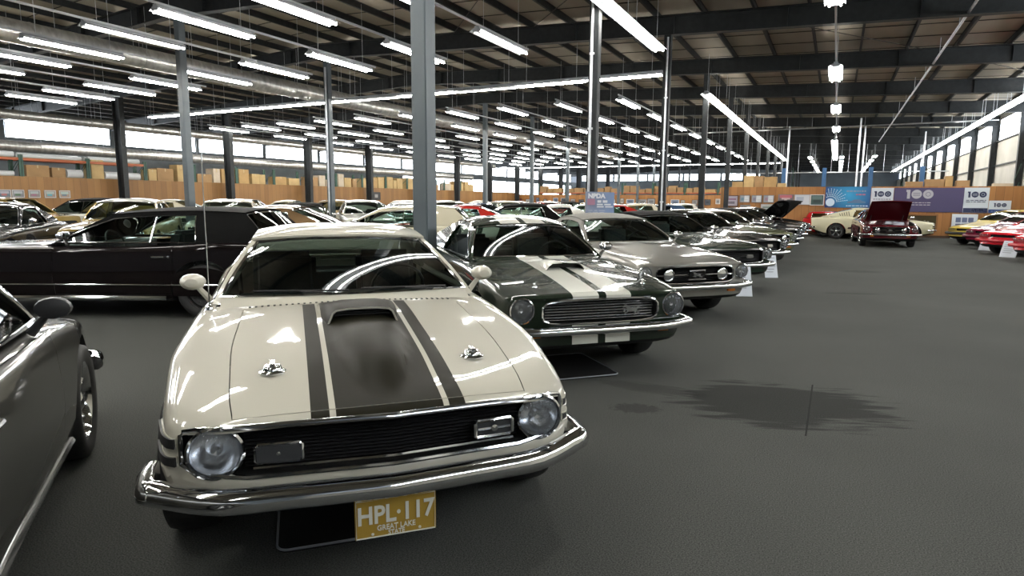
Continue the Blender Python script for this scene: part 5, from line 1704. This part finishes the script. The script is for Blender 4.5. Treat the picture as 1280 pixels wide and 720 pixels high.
# fabric sign on a pole behind the third and fourth cars
t = thing('pole_sign', 'blue grey cloth sign lettered NPDA on a thin pole behind the silver coupe', 'sign', (-4.22, 12.05, 0), radians(27))
bm = bmesh.new(); tube(bm, [(-.30, 0, .02), (-.30, 0, 1.75)], .009, 8); lathe(bm, [(.14, 0), (.14, .012), (.02, .03), (.001, .03)], 20, 'z', -.30, 0, 0); obj('pole', bm, CHROME, t)
m, nt, b_ = nodes('blue_grey_cloth')
tc = N(nt, 'ShaderNodeTexCoord'); sp = N(nt, 'ShaderNodeSeparateXYZ'); nt.links.new(tc.outputs['Object'], sp.inputs[0])
mr = N(nt, 'ShaderNodeMapRange'); mr.inputs[1].default_value = -.28; mr.inputs[2].default_value = .28; nt.links.new(sp.outputs['X'], mr.inputs[0])
mx = N(nt, 'ShaderNodeMix', data_type='RGBA'); mx.inputs[6].default_value = (.26, .30, .40, 1); mx.inputs[7].default_value = (.20, .28, .46, 1)
nt.links.new(mr.outputs[0], mx.inputs[0]); nt.links.new(mx.outputs[2], b_.inputs['Base Color']); b_.inputs['Roughness'].default_value = .8
bm = bmesh.new(); grid(bm, lambda u, v: (-.29 + .57 * u, .012 * sin(7 * u + 1.3 * v), 1.14 + .56 * v + .015 * (1 - u) * v), 14, 10); thick(bm, .004); bmesh.ops.recalc_face_normals(bm, faces=bm.faces); obj('cloth', bm, m, t)
tb = text_bm('NPDA', .125, .001, bold=.007); put(tb, '', mat('white_print', (.75, .76, .8), .5), t, -.08, 1.625, y=-.02, name='lettering')
bm = bmesh.new(); box(bm, -.09, .06, -.06, .06, 0, .002); put(bm, '', mat('rose_print', (.38, .20, .28), .6), t, -.17, 1.51, y=-.018, name='colour_block')
greek(t, .04, 1.52, .2, 1, mat('white_print', (.7, .7, .7)), .05, .06, 3); greek(t, .10, 1.46, .34, 2, mat('white_print', (.7, .7, .7)), .028, .045, 5); greek(t, -.06, 1.34, .36, 5, mat('pale_print', (.36, .40, .5), .6), .018, .035, 7)

# placard stands at the noses of the cars
SHEET = mat('placard_sheet', (.60, .64, .70), .4); INK = mat('placard_ink', (.30, .32, .36), .5)
def placard(x, y, rz, label, w=.27, h=.50):
    t = thing('placard_stand', label, 'sign', (x, y, 0), rz, 'placards at the car noses')
    bm = bmesh.new(); V = box(bm, -w / 2, w / 2, -.006, .006, .0, h * .93)
    for v in V[4:]: v.co.y += h * .38
    obj('board', bm, SHEET, t, smooth=False)
    bm = bmesh.new()
    for k in range(6):
        z = h * .80 - k * .055
        V = box(bm, -w * .36, w * (.36 - .1 * (k % 3)), -.009 + .41 * z, -.004 + .41 * z, z, z + .014)
    obj('lettering', bm, INK, t, smooth=False)
    bm = bmesh.new(); tube(bm, [(0, h * .36, h * .85), (0, h * .66, .01)], .008, 6); obj('easel_leg', bm, MATTE, t)
placard(-1.24, 10.72, radians(24), 'white text placard on the carpet beside the silver coupe, nearest to the camera', .26, .50)
placard(-1.08, 13.7, radians(27), 'white text placard on the carpet by the second green car, beyond the silver coupe', .26, .48)
placard(4.5, 25.6, radians(-38), 'white text placard on the carpet before the maroon hatchback, farther of the right pair', .46, .52)
placard(4.5, 22.65, radians(-38), 'white text placard on the carpet before the bright red hatchback, nearer of the right pair', .42, .50)

# drip trays under the noses
def tray(x, y, rz, label, w=.95, d=.75):
    t = thing('drip_tray', label, 'tray', (x, y, 0), rz)
    pts = []
    for cx_, cy_, a0 in ((w / 2 - .05, d / 2 - .05, 0), (-w / 2 + .05, d / 2 - .05, 90), (-w / 2 + .05, -d / 2 + .05, 180), (w / 2 - .05, -d / 2 + .05, 270)):
        for k in range(5): pts.append((cx_ + .05 * cos(radians(a0 + 22.5 * k)), cy_ + .05 * sin(radians(a0 + 22.5 * k))))
    bm = poly_bm(pts, .012); obj('tray_sheet', bm, mat('black_tray', (.004, .004, .004), .7), t, smooth=False)
    bm = bmesh.new(); tube(bm, [(p[0], p[1], .013) for p in pts], .006, 5, True); obj('rim', bm, mat('grey_rubber_rim', (.25, .27, .30), .4), t)
tray(-2.03, 2.23, radians(46), 'black drip tray on the carpet under the nose of the white striped coupe', .68, .62)
tray(-2.2, 5.15, radians(46), 'black drip tray on the carpet under the nose of the green striped fastback', .9, .8)

# blue posts beyond the near plywood wall
BLUEP = mat('blue_post_paint', (.04, .12, .26), .5)
for k, (x, y) in enumerate(((-2.85, 40.), (-.75, 40.3), (1.55, 40.), (3.95, 40.2))):
    t = thing('blue_post', 'blue steel post standing beyond the plywood wall, %s from the left' % ORD[k], 'post', (x, y, 0))
    bm = bmesh.new(); box(bm, -.11, .11, -.11, .11, .02, 3.5); bmesh.ops.bevel(bm, geom=bm.edges[:], offset=.012, segments=2, affect='EDGES'); obj('post', bm, BLUEP, t, smooth=False)
    bm = bmesh.new(); box(bm, -.2, .2, -.2, .2, 0, .02); obj('base_plate', bm, BLUEP, t, smooth=False)
# ------------------------------------------------------------------ the cars
WHITE_C, OFFW = (.55, .525, .44), (.62, .60, .50)
HERO = striped('hero_stripes', WHITE_C, [(0, .205, (.017, .0155, .010), .40, .0), (.205, .228, WHITE_C, .3, 1.), (.228, .295, (.017, .0155, .010), .40, .0)])
PW = paint('warm_white', WHITE_C)
HEROB = striped('hero_body', WHITE_C, [(0, .205, (.017, .0155, .010), .40, .0), (.205, .228, WHITE_C, .3, 1.), (.228, .295, (.017, .0155, .010), .40, .0)], front='nose')
HEAD = -43.4
place_car('pony70', 'striped_coupe', 'warm white classic coupe with black hood stripe, hood scoop and yellow plate', 'car', (-1.44, 1.82), HEAD,
          dict(paint=PW, bodypaint=HEROB, hood=HERO, roof=PW, mirror=PW, lampglass=mat('sport_lamp_glass', (.06, .062, .066), .10, .2), plate=mat('plate_gold', (.40, .25, .035), .5), platetext=mat('plate_ink', (.75, .74, .66), .5), glass=DGLASS))
DG = (.010, .017, .010)
GS = striped('green_striped', DG, [(.035, .27, (.62, .62, .55), .3, 1.)], front=True)
place_car('fastback65', 'striped_fastback', 'dark green fastback with twin white stripes and chrome horse grille', 'car', (-1.70, 4.98), HEAD - 1.5,
          dict(paint=GS, argent=mat('bright_bars', (.62, .63, .65), .22, 1.), hood=GS, sail=paint('dark_green', DG)), skip=('pillar_louvre',))
place_car('notch67', 'vinyl_roof_coupe', 'silver grey coupe with dark vinyl roof beside the green striped fastback', 'car', (-1.52, 8.08), HEAD,
          dict(paint=paint('silver_grey', (.24, .235, .21), .55), roof=VINYLG, sail=VINYLG))
place_car('ragtop68', 'dark_green_convertible', 'dark green coupe with black top parked next beyond the silver coupe', 'car', (-1.48, 11.15), HEAD,
          dict(paint=paint('deep_green', (.008, .020, .012)), roof=VINYLB, sail=VINYLB))
place_car('fastback68', 'black_fastback', 'near-black fastback with chrome bumper, fifth car beside the aisle', 'car', (-1.42, 14.15), HEAD, dict(paint=paint('near_black', (.008, .008, .007))))
place_car('notch67', 'olive_coupe', 'pale olive green coupe with light top in the middle of the aisle row', 'car', (-1.40, 17.2), HEAD, dict(paint=paint('olive', (.13, .14, .065), .3), roof=paint('cream_top', (.45, .42, .33)), sail=paint('cream_top', (.45, .42, .33))))
place_car('ragtop68', 'dark_blue_coupe', 'dark blue coupe beyond the olive coupe in the aisle row', 'car', (-1.40, 20.25), HEAD, dict(paint=paint('dark_blue', (.012, .018, .03)), roof=VINYLB, sail=VINYLB))
place_car('fastback68', 'charcoal_fastback', 'charcoal fastback just before the car with the raised black hood', 'car', (-1.40, 23.3), HEAD, dict(paint=paint('charcoal', (.02, .02, .022), .4)))
place_car('openhood68', 'black_open_hood_coupe', 'black coupe with its hood raised at the far end of the aisle row', 'car', (-1.40, 26.7), HEAD, dict(paint=paint('gloss_black', (.006, .006, .006))))
place_car('pony71', 'dark_grey_coupe', 'glossy dark grey coupe facing away, closest to the camera at the frame edge', 'car', (-5.07, 1.79), 144,
          dict(paint=paint('gunmetal', (.050, .049, .042), .6), argent=DULLMETAL, mirror=BLACK, sail=paint('gunmetal', (.050, .049, .042), .6)))
# far end of the aisle
place_car('openhood68', 'maroon_open_hood_coupe', 'dark red coupe with raised hood facing the camera at the aisle end', 'car', (1.72, 25.2), -86, dict(paint=paint('dark_red', (.085, .006, .010)), inner=SEATM))
place_car('fastback65', 'cream_fastback', 'cream fastback side-on before the banners at the aisle end', 'car', (3.62, 31.2), 0, dict(paint=paint('cream', (.62, .58, .40)), argent=DULLMETAL), skip=('hood_scoop', 'scoop_grille'))
t = place_car('lowcoupe', 'low_red_car', 'low bright red flat-roofed car parked along the plywood wall behind the cream fastback', 'car', (2.80, 33.06), 0, dict(paint=paint('signal_red', (.36, .012, .014)), glass=DGLASS))
RB = (.46, .012, .022)
place_car('hatch80', 'yellow_hatchback', 'yellow wedge-nosed hatchback, farthest of the cars along the right side', 'car', (4.30, 28.3), 222, dict(paint=paint('mustard', (.52, .40, .07)), bump=BLACK))
place_car('hatch80', 'maroon_hatchback', 'maroon hatchback with pale bumper stripe between the yellow and bright red cars', 'car', (4.50, 25.95), 222, dict(paint=paint('maroon', (.16, .008, .03)), bump=mat('maroon_bumper', (.14, .01, .03), .4)))
place_car('hatch80', 'red_hatchback', 'bright red hatchback behind the nearer placard of the right side', 'car', (4.45, 23.3), 222, dict(paint=paint('bright_red', RB), bump=mat('red_bumper', RB, .35)))
place_car('hatch80', 'scarlet_hatchback', 'bright red hatchback cut off by the right frame edge, nearest of the right cars', 'car', (4.75, 20.6), 222, dict(paint=paint('bright_red', RB), bump=mat('red_bumper', RB, .35)))

# rows behind, back to back
place_car('luxcoupe', 'long_black_coupe', 'long black coupe with vinyl roof side-on behind the white striped coupe', 'car', (-11.0, 4.14), 208,
          dict(paint=paint('black_cherry', (.004, .0022, .0025), coat=.6), roof=VINYLB, sail=VINYLB, rimmat=MATTE))
CC = dict(bronze=((.16, .10, .05), .5), cream=((.52, .48, .36), 0), red=((.36, .02, .015), 0), white=((.62, .61, .55), 0), gold=((.30, .21, .06), .5), black=((.007, .007, .008), 0), silver=((.36, .36, .35), .6), blue=((.03, .06, .12), .2), green=((.03, .06, .035), .2), tan=((.34, .26, .15), .1), grey=((.14, .145, .15), .4), ivory=((.58, .54, .42), 0))
def row_car(style, col, row, k, x, y, hd, roofm=None, extra_word='', zs=1., far=True):
    c, mt = CC[col]
    d = dict(paint=paint('row_' + col, c, mt), argent=DULLMETAL)
    if roofm == 'black': d['roof'] = d['sail'] = VINYLB
    elif roofm: d['roof'] = paint('row_' + roofm, *CC[roofm]); d['sail'] = d['paint'] if style != 'notch67' else d['roof']
    nm = {'sedan': 'sedan', 'hardtop': 'hardtop coupe', 'notch67': 'coupe', 'fastback68': 'fastback', 'luxcoupe': 'long coupe', 'fastback65': 'fastback'}[style]
    lab = '%s %s%s, %s from the near end of the %s rear row' % (col, nm, extra_word or (' with %s roof' % roofm if roofm else ''), ORD[k], ORD[row])
    t = place_car(style, '%s_%s' % (col, nm.replace(' ', '_')), lab, 'car', (x, y), hd, d, 'cars in the rows behind', far=far)
    if zs != 1.: t.scale = (1, 1, zs)
    return t
R2 = [('hardtop', 'bronze', None), ('luxcoupe', 'cream', None), ('hardtop', 'red', None), ('sedan', 'silver', 'black'), ('hardtop', 'white', None), ('sedan', 'green', 'white'), ('hardtop', 'red', 'white'), ('sedan', 'cream', None), ('luxcoupe', 'blue', 'white'), ('hardtop', 'tan', None), ('sedan', 'white', None), ('hardtop', 'grey', None)]
for k, (s, c, r) in enumerate(R2):
    row_car(s, c, 0, k + 1, -11.75, 3.75 + 3.3 * (k + 1), 208, r, far=k > 2)
R3 = [('hardtop', 'black', None), ('sedan', 'gold', 'white'), ('sedan', 'ivory', None), ('hardtop', 'white', 'black'), ('sedan', 'white', None), ('luxcoupe', 'green', 'white'), ('sedan', 'tan', 'white'), ('hardtop', 'blue', None), ('sedan', 'cream', None), ('hardtop', 'silver', None), ('sedan', 'red', 'white'), ('sedan', 'white', 'black'), ('hardtop', 'gold', None)]
for k, (s, c, r) in enumerate(R3):
    row_car(s, c, 1, k, -14.5, 5.15 + 3.05 * k, HEAD, r, zs=1.05 if s == 'sedan' else 1., far=k > 1)
R4 = [('sedan', 'gold', None), ('sedan', 'white', 'black'), ('hardtop', 'ivory', None), ('sedan', 'silver', None), ('hardtop', 'cream', 'white'), ('sedan', 'tan', None), ('hardtop', 'black', 'white'), ('sedan', 'white', None), ('sedan', 'green', 'cream'), ('hardtop', 'red', None), ('sedan', 'ivory', None), ('hardtop', 'grey', 'white'), ('sedan', 'white', 'blue')]
for k, (s, c, r) in enumerate(R4):
    row_car(s, c, 2, k, -26.6, 9.0 + 3.05 * k, 208, r, zs=1.05)

# ------------------------------------------------------------------ camera, world, output
w = bpy.data.worlds.new('hall'); SC.world = w; w.use_nodes = True
w.node_tree.nodes['Background'].inputs[0].default_value = (.6, .7, .85, 1); w.node_tree.nodes['Background'].inputs[1].default_value = .5
cd = bpy.data.cameras.new('camera'); cam = bpy.data.objects.new('camera', cd); COL.objects.link(cam); SC.camera = cam
yaw, pit, rol = radians(27.2259), radians(7.95295732505922), radians(.42)
Fv = Vector((-sin(yaw) * cos(pit), cos(yaw) * cos(pit), -sin(pit)))
Rv = Vector((cos(yaw), sin(yaw), 0)); Uv = Rv.cross(Fv)
X = Rv * cos(rol) + Uv * sin(rol); Yv = -Rv * sin(rol) + Uv * cos(rol)
cam.matrix_world = Matrix(((X.x, Yv.x, -Fv.x, 0), (X.y, Yv.y, -Fv.y, 0), (X.z, Yv.z, -Fv.z, 1.52), (0, 0, 0, 1)))
cd.sensor_width = 36; cd.lens = 780 / 1280 * 36; cd.clip_end = 400; cd.clip_start = .05
vs = SC.view_settings
vs.view_transform = 'Standard'; vs.look = 'None'; vs.gamma = 1; vs.use_curve_mapping = False; vs.exposure = .5
SC.cycles.use_denoising = True
SC.cycles.max_bounces = 8; SC.cycles.diffuse_bounces = 4; SC.cycles.glossy_bounces = 4; SC.cycles.transparent_max_bounces = 12
SC.cycles.sample_clamp_indirect = 4
